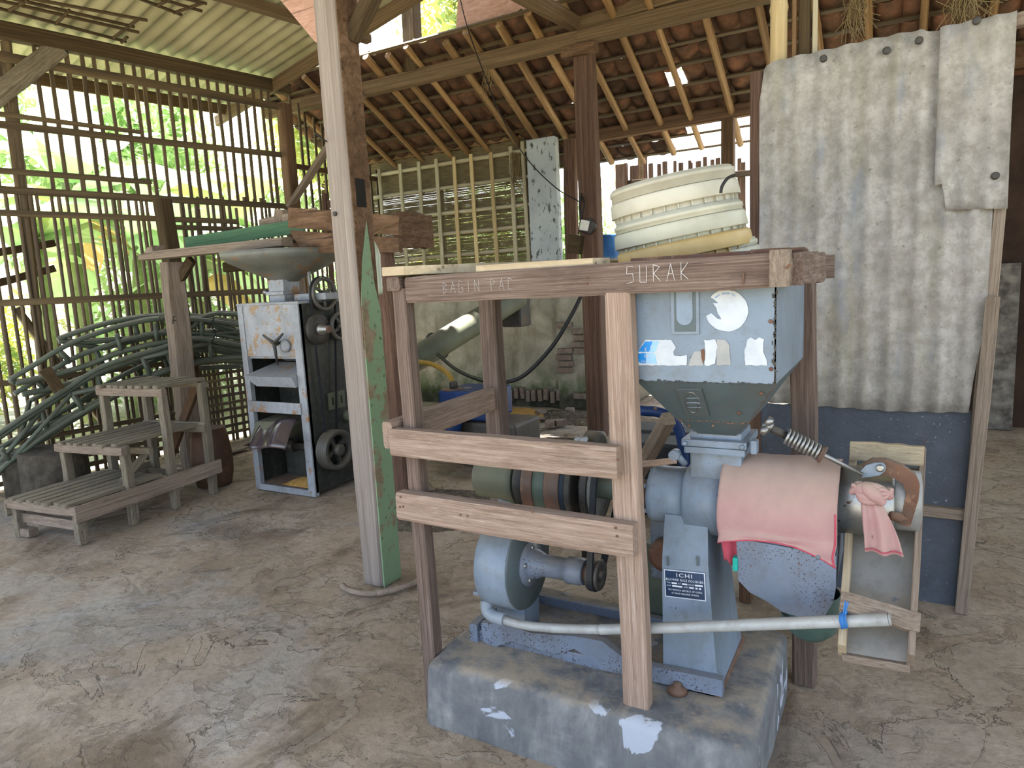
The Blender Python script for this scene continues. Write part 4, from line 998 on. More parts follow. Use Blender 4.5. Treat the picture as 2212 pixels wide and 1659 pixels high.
for u0, u1, v in ((-.32, -.19, .03), (-.065, .065, .03), (.25, .44, .03), (-.31, -.06, -.075), (.11, .225, -.075), (.26, .31, -.075), (.345, .395, -.075)):
    pb_.box((u0 * PW, v * PH - PH * .028, .0036), (u1 * PW, v * PH + PH * .028, .0042), 0, NM)
pb_.build('plate_boxes', 'plate_white', npl)
for px in (1443, 1507):
    q = on_plane(px, 1212, q00, pn); MB().box((-.004, -.016, 0), (.004, .016, .003), .001, M.Translation(q) @ NM.to_3x3().to_4x4()).build('fixing_slot', 'steel_blue_dark', pi_)
# base casting along the plinth
bc = MB()
prof = [on_y(x, y, 2.075) for x, y in ((1038, 1345), (1045, 1388), (1070, 1398), (1105, 1385), (1150, 1400), (1200, 1412), (1240, 1402), (1280, 1425), (1300, 1448), (1345, 1455), (1400, 1470), (1560, 1506), (1560, 1470), (1400, 1438), (1345, 1420), (1300, 1385), (1240, 1374), (1150, 1368), (1085, 1348))]
front = [(p.x, 2.075, max(.225, p.z)) for p in prof]
bc.prism(front, (0, .03, 0)); bc.box((-1.42, 2.09, .225), (-.48, 2.11, .27), .004).box((-1.42, 2.45, .225), (-.48, 2.48, .27), .004).box((-1.42, 2.07, .225), (-1.385, 2.48, .30), .004)
base = bc.build('base_casting', 'steel_blue_speck', P)
MB().lathe([(0, .034), (.012, .03), (.02, .014), (.03, .014), (.032, .008)], frame((-.60, 2.065, .235), (-.60, 2.065, .3)), 12).build('foundation_bolt', 'rust_iron', base)
MB().box((-.1, -.05, -.1), (.1, .05, .1), .008, M.Translation((-1.36, 2.36, .51)) @ M.Diagonal((.45, .9, 2.7, 1))).build('bearing_pedestal', 'steel_blue', P)
# shaft with pulleys
sh = MB().lathe([(-1.3, .022), (-.60, .022)], XA, 20).build('shaft', 'rust_iron', P)
MB().lathe([(-1.0, .043), (-.82, .043)], XA, 28).build('shaft_sleeve', 'iron_green', P)
MB().lathe([(-.83, .042), (-.735, .042)], XA, 28).build('shaft_collar', 'rust_iron', P)
MB().lathe([(-1.45, .078), (-1.445, .09), (-1.34, .09), (-1.335, .096), (-1.295, .098), (-1.29, .105), (-1.265, .105)], XA, 36).build('end_bearing', 'steel_olive', P)
MB().lathe([(-1.265, .09), (-1.25, .112), (-1.215, .112), (-1.205, .085)], XA, 36).build('grease_ring', 'iron_dark', P)
bx = -1.205
for w_, r, m_ in ((.045, .136, 'bronze_iron'), (.05, .130, 'iron_green'), (.06, .136, 'bronze_iron'), (.022, .133, 'belt_blue'), (.022, .138, 'iron_dark')):
    MB().lathe([(bx, r - .03), (bx, r - .003), (bx + .003, r), (bx + w_ - .003, r), (bx + w_, r - .003), (bx + w_, r - .03)], XA, 48).build('flat_pulley', m_, P); bx += w_
MB().lathe([(bx, .055), (bx + .012, .06), (bx + .03, .045)], XA, 24).build('pulley_hub', 'iron_green', P)
# V-belt wheel for the blower
wx = -.955
wh = MB().lathe([(wx - .012, .12), (wx - .012, .138), (wx - .004, .13), (wx + .004, .13), (wx + .012, .138), (wx + .012, .12), (wx - .012, .12)], XA, 48, False).build('belt_wheel', 'iron_dark', P)
MB().lathe([(wx - .003, .03), (wx - .003, .121), (wx + .003, .121), (wx + .003, .03)], XA, 40, False).build('wheel_disc', 'sheet_zinc', wh, label='dirty white wheel disc')
# blower
BY, BZ = 2.14, .56
XB = M.Translation((0, BY, BZ))
bl = MB().lathe([(-1.318, .165), (-1.313, .175), (-1.187, .175), (-1.182, .17)], XB, 56).build('blower_drum', 'steel_blue', P)
MB().lathe([(-1.183, .173), (-1.178, .17), (-1.177, .02)], XB, 56).build('blower_cover', 'steel_blue_dark', bl, label='dark slate blower side plate')
MB().lathe([(-1.18, .085), (-1.165, .085), (-1.162, .058), (-1.13, .05), (-1.12, .045), (-1.115, .041), (-1.02, .041), (-1.015, .049), (-.965, .049), (-.96, .045), (-.95, .045)], XB, 32).build('bearing_tube', 'steel_blue_speck', bl)
discs('bolt', [(-1.168, BY + .062 * math.cos(a), BZ + .062 * math.sin(a)) for a in (.4, 1.5, 2.9, 4.2, 5.3)], (1, 0, 0), .010, .012, 'chrome_worn', bl, 8)
MB().lathe([(-.95, .03), (-.92, .03)], XB, 20).build('spindle', 'rust_iron', bl)
MB().lathe([(-.93, .03), (-.93, .056), (-.918, .046), (-.906, .046), (-.894, .056), (-.888, .052), (-.888, .03), (-.893, .03), (-.893, .015), (-.88, .015), (-.88, .01)], XB, 32).build('small_pulley', 'iron_dark', bl)
MB().prism([(-1.30, 2.10, .232), (-1.19, 2.10, .232), (-1.185, 2.10, .42), (-1.31, 2.10, .42)], (0, .12, 0)).build('blower_bracket', 'steel_blue', bl)
MB().box((-1.345, 2.0, .462), (-1.265, 2.08, .476), .003).build('outlet_flange', 'steel_blue', bl)
# belt between wheel and small pulley
def belt(ya, za, ra, yb, zb, rb, x, w_, t2, mat, name, parent):
    d = V((0, yb - ya, zb - za)); L = d.length; base_a = math.atan2(d.z, d.y); off = math.acos((ra - rb) / L); pts = []
    for k in range(25): a = base_a + off + (2 * math.pi - 2 * off) * k / 24; pts.append((ya + ra * math.cos(a), za + ra * math.sin(a)))
    for k in range(13): a = base_a - off + 2 * off * k / 12; pts.append((yb + rb * math.cos(a), zb + rb * math.sin(a)))
    cy0 = sum(p[0] for p in pts) / len(pts); n = len(pts); vs = []; fs = []
    for i, (y, z) in enumerate(pts):
        (ya_, za_), (yb_, zb_) = pts[i - 1], pts[(i + 1) % n]; nn = V((0, zb_ - za_, -(yb_ - ya_))).normalized() * t2
        vs += [(x - w_, y, z), (x + w_, y, z), (x + w_ * .8, y + nn.y, z + nn.z), (x - w_ * .8, y + nn.y, z + nn.z)]
    for i in range(n):
        a, b = i * 4, ((i + 1) % n) * 4
        fs += [(a + k, a + (k + 1) % 4, b + (k + 1) % 4, b + k) for k in range(4)]
    MB().add(vs, fs).build(name, mat, parent)
belt(AX, AZ, .132, BY, BZ, .05, -.912, .013, .010, 'rubber', 'drive_belt', P)
# tank-like box and bracket left of the pillar
MB().box((-.80, 2.42, .45), (-.66, 2.58, .78), .01).build('motor_bracket', 'steel_blue_speck', P)
MB().lathe([(0, .055), (.01, .06), (.06, .06), (.07, .04)], frame((-.73, 2.42, .57), (-.73, 2.3, .57)), 24).build('rusty_cup', 'rust_iron', P)
MB().box((-.86, 2.5, .232), (-.68, 2.66, .55), .008).build('dark_box', 'tube_green', P)
# screen chamber (under the cloth), bran chute, outlet
MB().lathe([(-.46, .15), (-.15, .15)], XA, 40).build('screen_chamber', 'steel_blue', P)
yc = 2.125
ch_u = [on_y(x, y, yc) for x, y in ((1592, 1120), (1800, 1130), (1800, 1205), (1590, 1165))]
MB().prism(ch_u, (0, .30, 0)).build('chute_upper', 'steel_blue', P)
poly = [on_y(x, y, yc - .008) for x, y in ((1590, 1163), (1806, 1201), (1806, 1268), (1800, 1300), (1782, 1330), (1745, 1338), (1690, 1322), (1655, 1298), (1620, 1280), (1595, 1254))]
bot_ = [V((p.x, yc + .30 if p.z > .66 else yc + .22, p.z)) for p in poly]
ch = MB().frustum(poly, bot_).build('bran_chute', 'steel_blue_speck', P, label='speckled lower bran chute')
discs('rivet', [on_y(1690, 1191, yc - .008), on_y(1767, 1203, yc - .008)], (0, -1, 0), .007, .004, 'steel_blue', ch, 10)
MB().lathe([(-.155, .095), (-.15, .105), (.0, .105), (.01, .10), (.01, .03)], M.Translation((0, AX, AZ + .045)), 40).build('outlet_tube', 'chrome_worn', P, label='worn bare metal outlet tube')
MB().lathe([(0, .085), (.02, .09), (.075, .09), (.08, .06)], M.Translation((.0, AX, AZ + .06)), 36).build('outlet_cap', 'sheet_zinc', P)
# pressure arm: plate, spring rod, knob
arm = [on_y(x, y, 2.165) for x, y in ((1857, 1020), (1870, 1006), (1890, 1000), (1907, 1000), (1914, 1008), (1912, 1018), (1900, 1027), (1880, 1030), (1862, 1032))]
pa_ = MB().prism(arm, (0, .012, 0)).build('pressure_arm', 'steel_blue', P)
discs('bolt', [on_y(1901, 1011, 2.163)], (0, -1, 0), .011, .008, 'chrome_worn', pa_, 10)
# curved gate lever behind
outer = [(1862, 1005), (1885, 993), (1915, 994), (1950, 1007), (1978, 1028), (1987, 1050), (1984, 1080), (1975, 1110), (1966, 1138), (1942, 1134), (1950, 1100), (1958, 1065), (1950, 1045), (1925, 1030), (1900, 1024), (1870, 1022)]
MB().prism([on_y(x, y, 2.19) for x, y in outer], (0, .03, 0)).build('gate_lever', 'rust_iron', P)
MB().lathe([(0, .008), (.004, .013), (.03, .015), (.04, .009), (.05, .006)], frame(on_y(1921, 1113, 2.17), on_y(1945, 1118, 2.185)), 14).build('lever_knob', 'rust_iron', P)
ra, rb = on_y(1664, 924, 2.13), on_y(1863, 1026, 2.16)
rod = MB().tube([ra, rb], .0065, 10).build('spring_rod', 'chrome_worn', P)
hx = []
d_ = (rb - ra); L = d_.length; F = frame(ra, rb)
for k in range(9 * 14 + 1):
    u = .17 + .37 * k / (9 * 14); a = k * 2 * math.pi / 14; hx.append(F @ V((u * L, .0205 * math.cos(a), .0205 * math.sin(a))))
MB().tube(hx, .0048, 7).build('spring', 'chrome_worn', rod, label='coil spring on threaded rod')
MB().lathe([(L * .54, .008), (L * .54, .024), (L * .565, .024), (L * .57, .027), (L * .585, .027), (L * .59, .01)], F, 24).build('spring_seat', 'rust_iron', rod)
MB().lathe([(-.004, .012), (.05, .012)], F, 12).build('rod_bush', 'iron_dark', rod)
kn = MB()
for a in (0.3, 2.4, 4.5): kn.lathe([(0, .011), (.018, .013), (.03, .009)], F @ M.Translation((-.012, 0, 0)) @ M.Rotation(a, 4, 'X') @ M.Rotation(-math.pi / 2, 4, 'Y'), 12)
kn.lathe([(-.024, .012), (.004, .016)], F, 12).build('hand_knob', 'chrome_worn', rod)
# green boot under the chute
boot = thing('bran_bag', on_y(1750, 1420, 2.22), 'dark green boot hanging under the bran chute', 'bag')
c0 = V((-.215, 2.24, 0))
MB().lathe([(.585, .085), (.55, .09), (.50, .088), (.46, .075), (.435, .05), (.43, .01)], M.Translation(c0) @ M.Rotation(-math.pi / 2, 4, 'Y'), 28, False).build('sleeve', 'boot_green', boot)
MB().lathe([(.52, .0905), (.515, .0915), (.51, .0905)], M.Translation(c0) @ M.Rotation(-math.pi / 2, 4, 'Y'), 28, False).build('band', 'rubber', boot)

# pvc blower pipe
pv = thing('plastic_pipe', (-1.27, 2.03, .45), 'long grey white plastic pipe running low across the polisher', 'pipe')
pts = [on_y(x, y, yy) for x, y, yy in ((1078, 1336, 2.02), (1130, 1350, 2.02), (1200, 1357, 2.02), (1300, 1360, 2.01))]
MB().tube(bezier(pts, 6), .0165, 14).build('pipe_run', 'pvc_grey', pv)
MB().tube([on_y(1298, 1360, 2.01), on_y(1480, 1355, 2.0), on_y(1920, 1338, 1.965)], .0175, 16, False).tube([on_y(1919, 1338, 1.965), on_y(1924, 1338, 1.965)], .0160, 16).build('pipe_run', 'pvc_grey', pv)
MB().tube(bezier([on_y(1052, 1297, 2.04), on_y(1053, 1318, 2.03), on_y(1066, 1331, 2.02), on_y(1090, 1338, 2.02)], 5), .024, 16).build('elbow', 'pvc_elbow', pv, label='blue grey elbow fitting')
tw = thing('blue_twine', on_y(1822, 1330, 1.95), 'blue twine binding the plastic pipe to tray side rail', 'twine')
for k in range(5):
    c = on_y(1817 + k * 3, 1340 - k * .5, 1.968); MB().tube([c + V((.003 * math.sin(a * 2), .0205 * math.cos(a), .0215 * math.sin(a))) for a in [q * math.pi / 8 for q in range(17)]], .0024, 5, False).build('turn', 'blue_cord', tw)
MB().tube(bezier([on_y(1826, 1298, 1.955), on_y(1824, 1312, 1.95), on_y(1822, 1325, 1.945)], 4), .0025, 5).tube(bezier([on_y(1832, 1300, 1.955), on_y(1828, 1314, 1.95), on_y(1826, 1328, 1.945)], 4), .0025, 5).build('tie', 'blue_cord', tw)

# receiving tray: open wooden channel lined with zinc
tr = thing('wooden_tray', (0, 2.2, .5), 'narrow wooden tray lined with grey sheet metal under outlet', 'tray')
A0, A1 = on_y(1843, 1000, 2.50), on_y(1992, 1012, 2.50)
B0, B1 = on_y(1820, 1408, 1.99), on_y(1966, 1432, 1.99)
nrm = (A1 - A0).cross(B0 - A0).normalized(); nrm = nrm if nrm.y < 0 else -nrm
MB().prism([A0, A1, B1, B0], nrm * -.01).build('metal_bed', 'sheet_zinc', tr)
dn = (B0 - A0).normalized()
beam('side_rail', A0 + nrm * .02 - dn * .03, B0 + nrm * .02 + dn * .005, .022, .07, 'plank_top', tr, up=nrm)
beam('side_rail', A1 + nrm * .03 - dn * .03, B1 + nrm * .03 + dn * .01, .018, .09, 'wood_grey', tr, up=nrm)
beam('top_slat', on_y(1836, 972, 2.42), on_y(1996, 985, 2.42), .02, .062, 'plank_top', tr)
beam('front_bar', on_y(1815, 1298, 1.99) , on_y(1986, 1348, 2.01), .018, .055, 'wood_grey', tr, up=nrm.cross(V((1, 0, 0))))
beam('bottom_lip', B0 - V((0, .004, .012)), B1 - V((0, .004, .012)), .02, .022, 'wood_grey', tr)

# pink cloth over the screen chamber
def cloth_surface(name, fn, nu, nv, mat, parent, th_=.003):
    vs = [fn(i / nu, j / nv) for i in range(nu + 1) for j in range(nv + 1)]; fs = []
    for i in range(nu):
        for j in range(nv): a = i * (nv + 1) + j; fs.append((a, a + 1, a + nv + 2, a + nv + 1))
    o = MB().add(vs, fs, True).build(name, mat, parent)
    so = o.modifiers.new('t', 'SOLIDIFY'); so.thickness = th_; so.offset = 1
    return o
CT = thing('pink_cloth', (-.3, 2.28, 1.0), 'faded pink cloth draped over the polishing chamber', 'cloth')
def drape2(u, v):
    x = -.478 + .342 * u + .006 * mnoise.noise(V((v * 4, u, 2)))
    R = .164 + .006 * mnoise.noise(V((u * 4, v * 4, 8))) + .0035 * mnoise.noise(V((u * 11 + v * 4, v * 3, 1)))
    hem = .782 - .03 * (2 * u - 1) ** 2 * (1 if u < .5 else 1.6) - .012 * u
    ang = math.radians(130 - 145 * min(v / .7, 1))   # 130 deg = behind-top, -15 = front below
    y = AX - R * math.cos(ang) ; z = AZ + R * math.sin(ang)
    if v > .7:
        t = (v - .7) / .3; y = y - .004 * t + .008 * mnoise.noise(V((x * 15, t * 2, 3))) * t; z = z + (hem - z) * t
    return V((x, y, z))
cloth_surface('drape', drape2, 36, 40, 'cloth_pink', CT)
MB().tube([drape2(.985, .55 + .45 * k / 16) + V((0, -.003, 0)) for k in range(17)], .003, 6).build('red_seam', 'cloth_red_hem', CT)
MB().tube([drape2(k / 30, 1.0) + V((0, -.001, 0)) for k in range(31)], .0028, 6).build('red_hem', 'cloth_red_hem', CT)
def tail(u, v):
    return V((-.475 + .055 * u * (1 - .3 * v) + .01 * v, 2.14 - .006 * math.sin(u * 6) + .02 * v, .775 - .10 * v + .01 * math.sin(u * 9)))
cloth_surface('cloth_tail', tail, 10, 8, 'cloth_red_hem', CT)
MB().box((-.432, 2.11, .665), (-.415, 2.14, .71), .006).build('teal_rag', 'teal_cloth', CT)

# pink cloth tied round the outlet
TK = thing('knotted_cloth', on_y(1885, 1060, 2.14), 'pink cloth knotted round the outlet tube with hanging tail', 'cloth')
kb = MB()
c = on_y(1882, 1058, 2.14)
kb2 = []
for k in range(5):
    q = bezier([c + V((-.05 + .004 * k, .0, -.012 + .008 * k)), c + V((-.02, -.022 - .003 * (k % 2), .012 - .008 * k)), c + V((.018, -.022, .010 - .007 * k)), c + V((.05, -.004, -.004 + .006 * (k - 2)))], 6)
    kb.tube(q, [.010 + .006 * math.sin(math.pi * i / (len(q) - 1)) for i in range(len(q))], 10)
kb.tube(bezier([c + V((-.02, -.02, .02)), c + V((.005, -.034, .0)), c + V((.03, -.02, -.03))], 6), [.012, .014, .017, .02, .02, .02, .02, .02, .018, .016, .014, .013, .012], 10)
for k in range(3):
    q = bezier([c + V((-.048 + .01 * k, -.012, .014 - .012 * k)), c + V((-.012 + .006 * k, -.033, .004)), c + V((.03, -.03, -.012 + .012 * k)), c + V((.052, -.01, .012 - .012 * k))], 6)
    kb.tube(q, .0065, 8)
kb.build('knot', 'cloth_pink', TK)
tp = [on_y(1880, 1080, 2.13), on_y(1892, 1120, 2.12), on_y(1903, 1160, 2.12), on_y(1910, 1196, 2.115)]
def tailf(u, v):
    i = min(int(v * 3), 2); f = v * 3 - i; p = tp[i].lerp(tp[i + 1], f); wv_ = .026 + .020 * v ** 1.5 + .006 * math.sin(v * 3)
    return p + V(((u - .5) * 2 * wv_, -.010 * math.cos((u - .5) * math.pi) - .011 * math.sin(u * 11 + v * 2.5) * (.4 + .6 * v), 0))
cloth_surface('hanging_tail', tailf, 24, 20, 'cloth_pink', TK)
MB().tube([tailf(k / 20, .93) + V((0, -.004, 0)) for k in range(21)], .002, 5).build('red_hem', 'cloth_red_hem', TK)
# ================================================================== HULLER
ML = thing('rice_huller', (-4.32, 4.2, 0), 'tall grey rice huller cabinet with rusty front and round hopper', 'rice huller')
mx0, mx1, my0, my1, mz = -4.655, -3.975, 3.78, 4.62, 1.525
def mill_rect(px0, py0, px1, py1, d0, d1, mat, name, parent=ML, c=.003, **kw):
    a, b = on_y(px0, py1, my0), on_y(px1, py0, my0)
    return MB().box((min(a.x, b.x), my0 - d0, min(a.z, b.z)), (max(a.x, b.x), my0 + d1, max(a.z, b.z)), c).build(name, mat, parent, **kw)
MB().box((mx1 - .006, my0 + .01, .03), (mx1, my1, mz)).build('side_panel', 'mill_dark', ML, label='dark right side panel')
MB().box((mx0, my0 + .01, .03), (mx0 + .006, my1, mz)).build('side_panel', 'mill_grey', ML)
MB().box((mx0 + .008, my0 + .05, .05), (mx0 + .012, my1 - .02, 1.1)).build('inner_shade', 'mill_dark', ML)  # added sheet; its dark colour stands in for shade inside the cabinet
MB().box((mx0, my1 - .006, .03), (mx1, my1, mz)).build('back_panel', 'mill_dark', ML)
MB().box((mx0 - .008, my0 - .004, mz), (mx1 + .008, my1, mz + .02), .003).build('top_panel', 'mill_grey', ML)
MB().box((mx0, my0 - .004, .0), (mx0 + .06, my0 + .04, mz), .004).build('corner_upright', 'mill_grey', ML)
MB().box((mx1 - .075, my0 - .004, .0), (mx1, my0 + .04, mz), .004).build('corner_upright', 'mill_grey', ML)
MB().box((mx0 + .06, my0 + .004, 1.12), (mx1 - .075, my0 + .012, mz)).build('front_panel', 'mill_rusty', ML, label='rust-mottled upper front panel')
MB().box((mx0 + .06, my0 + .02, 1.10), (mx1 - .075, my0 + .03, 1.125)).build('panel_fold', 'mill_grey', ML)
MB().box((mx0 + .05, my0 + .30, .04), (mx1 - .03, my0 + .31, 1.15)).build('inner_panel', 'mill_dark', ML)
MB().box((mx0 + .04, my0 - .006, .0), (mx1 - .04, my0 + .03, .05), .004).build('sill', 'mill_grey', ML)
MB().box((mx0 + .02, my0 - .018, .665), (mx1 - .06, my0 + .0, .755), .004).build('cross_bar', 'mill_grey', ML)
MB().box((mx0 + .02, my0 + .02, .04), (mx1 - .02, my0 + .6, .05)).build('floor_pan', 'rust_iron', ML)
hb = MB(); nv = 16; vs = []; fs = []
for i in range(nv + 1):
    for j in range(9): vs.append((mx0 + .25 + .36 * i / nv, my0 + .04 + .24 * j / 8, .05 + max(0, .05 * (1 - ((i - 8) / 8) ** 2) * (1 - ((j - 4) / 4) ** 2)) + .01 * mnoise.noise(V((i, j, 0)))))
for i in range(nv):
    for j in range(8): a = i * 9 + j; fs.append((a, a + 9, a + 10, a + 1))
hb.add(vs, fs, True).build('husk_heap', 'husk', ML, kind='stuff')
# scoop tray
sc = [(-4.50, 3.99, 1.05), (mx1 - .08, 3.99, 1.05), (mx1 - .08, 3.72, .965), (-4.60, 3.72, .965)]
MB().frustum(sc, [(-4.46, 3.99, .93), (mx1 - .08, 3.99, .93), (mx1 - .08, 3.76, .88), (-4.50, 3.76, .88)]).build('scoop_tray', 'mill_grey', ML, label='grey sheet scoop tray')
MB().frustum([(-4.5, 3.8, 1.2), (mx1 - .08, 3.8, 1.2), (mx1 - .08, 4.05, 1.06), (-4.45, 4.05, 1.06)], [(-4.5, 3.8, 1.19), (mx1 - .08, 3.8, 1.19), (mx1 - .08, 4.05, 1.05), (-4.45, 4.05, 1.05)]).build('deflector', 'mill_grey', ML)
# chute mouth with a piece of shiny sacking
sk = []
def bagf(u, v): return V((-4.52 + .40 * u + .04 * v, 3.80 - .20 * v + .02 * math.sin(u * 7), .585 - .17 * v ** 1.6 - .02 * math.sin(u * 5 + 1) + .03 * u * (1 - v)))
cloth_surface('chute_sheet', bagf, 14, 12, 'bag_film', ML)
MB().frustum([(-4.58, 3.78, .58), (-4.1, 3.78, .60), (-4.1, 4.0, .60), (-4.58, 4.0, .60)], [(-4.53, 3.66, .44), (-4.25, 3.64, .43), (-4.2, 4.0, .5), (-4.5, 4.0, .5)]).build('chute', 'steel_olive', ML)
MB().lathe([(-.62, .03), (0, .03)], M.Translation((mx1, 3.97, .345)), 16).build('lower_shaft', 'iron_dark', ML)
MB().lathe([(-.50, .05), (-.38, .05)], M.Translation((mx1, 3.97, .345)), 16).build('shaft_bearing', 'iron_dark', ML)
MB().lathe([(-.18, .055), (-.1, .055)], M.Translation((mx1, 3.97, .345)), 16).build('shaft_bearing', 'iron_dark', ML)
# star knob on the front
kc = on_y(592, 742, my0 - .06); k_ = MB()
for a in (35, 150, 275):
    d_ = V((math.cos(math.radians(a)), 0, math.sin(math.radians(a)))); k_.tube([kc, kc + d_ * .05, kc + d_ * (.17 if a > 200 else .13)], [.016, .013, .008], 10)
k_.lathe([(0, .022), (.03, .022)], frame(kc, kc + V((0, 1, 0))), 12).lathe([(0, .012), (.1, .012)], frame(kc, kc + V((0, 1, 0))), 10).build('star_knob', 'iron_dark', ML)
MB().lathe([(0, .05), (.02, .05), (.03, .03)], frame((-4.14, my0, 1.205), (-4.14, my0 - .05, 1.205)), 20).build('boss', 'mill_grey', ML)
# wheels on the right side
def spoked(c, r, wd, rim, mat, name, spokes=4, parent=ML):
    X_ = M.Translation(c); t = MB()
    t.lathe([(-wd / 2, r - rim), (-wd / 2, r), (wd / 2, r), (wd / 2, r - rim), (-wd / 2, r - rim)], X_, 40, False)
    t.lathe([(-wd / 2 - .01, .028), (wd / 2 + .012, .028)], X_, 18)
    for k in range(spokes):
        a = 2 * math.pi * k / spokes + .5; d_ = V((0, math.cos(a), math.sin(a)))
        t.tube([V(c) + d_ * .02, V(c) + d_ * (r - rim * .5)], [.016, .011], 8)
    return t.build(name, mat, parent)
spoked((-3.93, 4.02, 1.59), .132, .03, .026, 'iron_worn', 'hand_wheel', 3)
spoked((-3.93, 4.17, 1.325), .115, .035, .024, 'iron_worn', 'spoked_pulley', 4)
MB().lathe([(-.02, .12), (.02, .12), (.022, .05)], M.Translation((-3.955, 3.94, 1.318)), 32).build('drive_disc', 'iron_dark', ML)
MB().lathe([(.0, .045), (.04, .045), (.042, .034), (.07, .034), (.072, .028), (.1, .028)], M.Translation((-3.94, 3.94, 1.318)), 24).build('disc_hub', 'chrome_worn', ML)
MB().lathe([(.1, .026), (.115, .024)], M.Translation((-3.94, 3.94, 1.318)), 20).build('hub_end', 'rust_iron', ML)
gp = MB(); prof = []
for k in range(4): prof += [(k * .026, .158), (k * .026 + .004, .165), (k * .026 + .009, .165), (k * .026 + .016, .148), (k * .026 + .022, .165)]
gp.lathe(prof + [(.104, .155), (.104, .125), (.0, .125), (.0, .158)], M.Translation((-3.965, 3.97, .348)), 48, False)
gp.lathe([(.03, .045), (.12, .045), (.12, .02)], M.Translation((-3.965, 3.97, .348)), 24)
for k in range(4):
    a = 2 * math.pi * k / 4 + .4; gp.prism([(-3.93, 3.97 + math.cos(a + e) * rr_, .348 + math.sin(a + e) * rr_) for e, rr_ in ((-.4, .04), (-.13, .13), (.13, .13), (.4, .04))], (.03, 0, 0))
gp.build('grooved_pulley', 'iron_worn', ML, label='large four-groove pulley near floor')
belt(4.02, 1.59, .134, 3.97, .348, .05, -3.945, .011, .006, 'rubber', 'long_belt', ML)
MB().box((-3.975, 4.0, .66), (-3.955, 4.18, .80), .004).build('cover_plate', 'steel_olive', ML)
MB().lathe([(0, .045), (.06, .045), (.06, .036), (.0, .036)], M.Translation((-3.975, 4.2, .58)), 20, False).build('pipe_stub', 'steel_olive', ML)
for py in (4.03, 4.13): MB().box((-3.956, py, .70), (-3.952, py + .012, .76)).build('slot_shade', 'dark_void', ML)  # thin dark strips; shade in the slots is painted as their colour
# feed neck and round hopper
fx, fy = -4.34, 4.0
MB().box((fx - .08, fy - .09, mz + .02), (fx + .09, fy + .09, 1.60), .004).box((fx - .10, fy - .11, 1.60), (fx + .10, fy + .11, 1.625), .004).box((fx - .085, fy - .085, 1.62), (fx + .085, fy + .085, 1.72), .004).build('feed_neck', 'mill_grey', ML)
MB().lathe([(0, .008), (.06, .008), (.062, .02), (.085, .02)], frame((fx - .09, fy - .05, 1.625), (fx - .3, fy - .05, 1.625)), 12).build('feed_screw', 'chrome_worn', ML)
MB().box((fx + .16, fy - .06, mz + .02), (fx + .5, fy + .16, mz + .075), .012).build('gear_cover', 'mill_grey', ML)
beam('stay_bar', (fx + .24, fy + .06, 1.56), (fx + .22, fy + .06, 1.9), .018, .02, 'mill_grey', ML, up=(0, 1, 0))
MB().lathe([(1.70, .10), (1.72, .12), (1.80, .30), (1.865, .43), (1.90, .475), (1.945, .485), (1.945, .475), (1.9, .46), (1.8, .29)], M.Translation((fx, fy + .03, 0)) @ M.Rotation(-math.pi / 2, 4, 'Y'), 48, False).build('round_hopper', 'hopper_grey', ML, label='rusty round feed hopper')

# feed platform over the huller
FP = thing('feed_platform', (-5.6, 4.0, 0), 'timber feeding platform with green channel above the huller', 'platform')
beam('post', (-5.77, 3.99, 0), (-5.72, 3.99, 1.94), .155, .17, 'wood_grey', FP, up=(.25, .97, 0), j=.02)
mk = MB()
for seg in ([(345, 684), (352, 684), (353, 703), (347, 702), (345, 684)],): mk.tube([on_y(a, b, 3.903) for a, b in seg], .0035, 4)
mk.build('carved_mark', 'dark_void', FP)
mk = MB(); fr_ = on_y(370, 690, 3.97)
for seg in ([(373, 700), (374, 684), (384, 683), (385, 700)], [(374, 692), (385, 692)]): mk.tube([on_x(a, b, -5.668) for a, b in seg], .0035, 4)
mk.build('carved_mark', 'dark_void', FP, kind='stuff')
beam('post', (-4.98, 4.75, 0), (-4.98, 4.75, 1.9), .12, .12, 'wood_grey', FP, up=(0, 1, 0))
beam('post', (-3.27, 4.02, 0), (-3.31, 4.02, 1.92), .12, .14, 'wood_red', FP, up=(0, 1, 0), j=.05)
beam('front_plank', (-5.97, 3.90, 1.995), (-4.15, 3.90, 1.995), .12, .055, 'wood_grey', FP, j=.015)
MB().prism([(-5.93, 3.86, 2.02), (-5.85, 3.86, 2.075), (-5.78, 3.86, 2.09), (-5.78, 3.86, 2.02)], (0, .12, 0)).build('end_block', 'wood_grey', FP)
beam('green_board', (-5.83, 4.24, 2.12), (-4.30, 4.24, 2.155), .025, .11, 'wood_tray_green', FP, j=.015, label='green painted channel board')
beam('channel_floor', (-5.83, 4.05, 2.03), (-4.15, 4.05, 2.03), .4, .02, 'wood_grey', FP, j=.01)
beam('back_board', (-4.95, 4.36, 2.20), (-4.2, 4.30, 2.23), .025, .13, 'wood_grey', FP)
bl_ = [on_y(x, y, 3.94) for x, y in ((625, 497), (860, 514), (862, 545), (654, 547))]
MB().prism(bl_, (0, .045, 0)).build('lower_board', 'wood_brown', FP)
bl_ = [on_y(x, y, 3.945) for x, y in ((622, 448), (862, 466), (860, 508), (622, 492))]
MB().prism(bl_, (0, .045, 0)).build('upper_board', 'wood_brown', FP)
beam('end_board', (-3.14, 3.97, 2.02), (-3.14, 4.4, 2.02), .045, .25, 'wood_brown', FP)
beam('back_beam', (-5.9, 4.72, 1.9), (-4.7, 4.72, 1.9), .1, .1, 'wood_dark', FP)
beam('dark_strut', (-5.2, 4.2, 2.0), (-4.75, 4.5, 1.74), .04, .1, 'wood_dark', FP)
beam('knee_brace', (-5.7, 4.02, 1.76), (-5.5, 4.04, 1.95), .05, .08, 'wood_dark', FP)
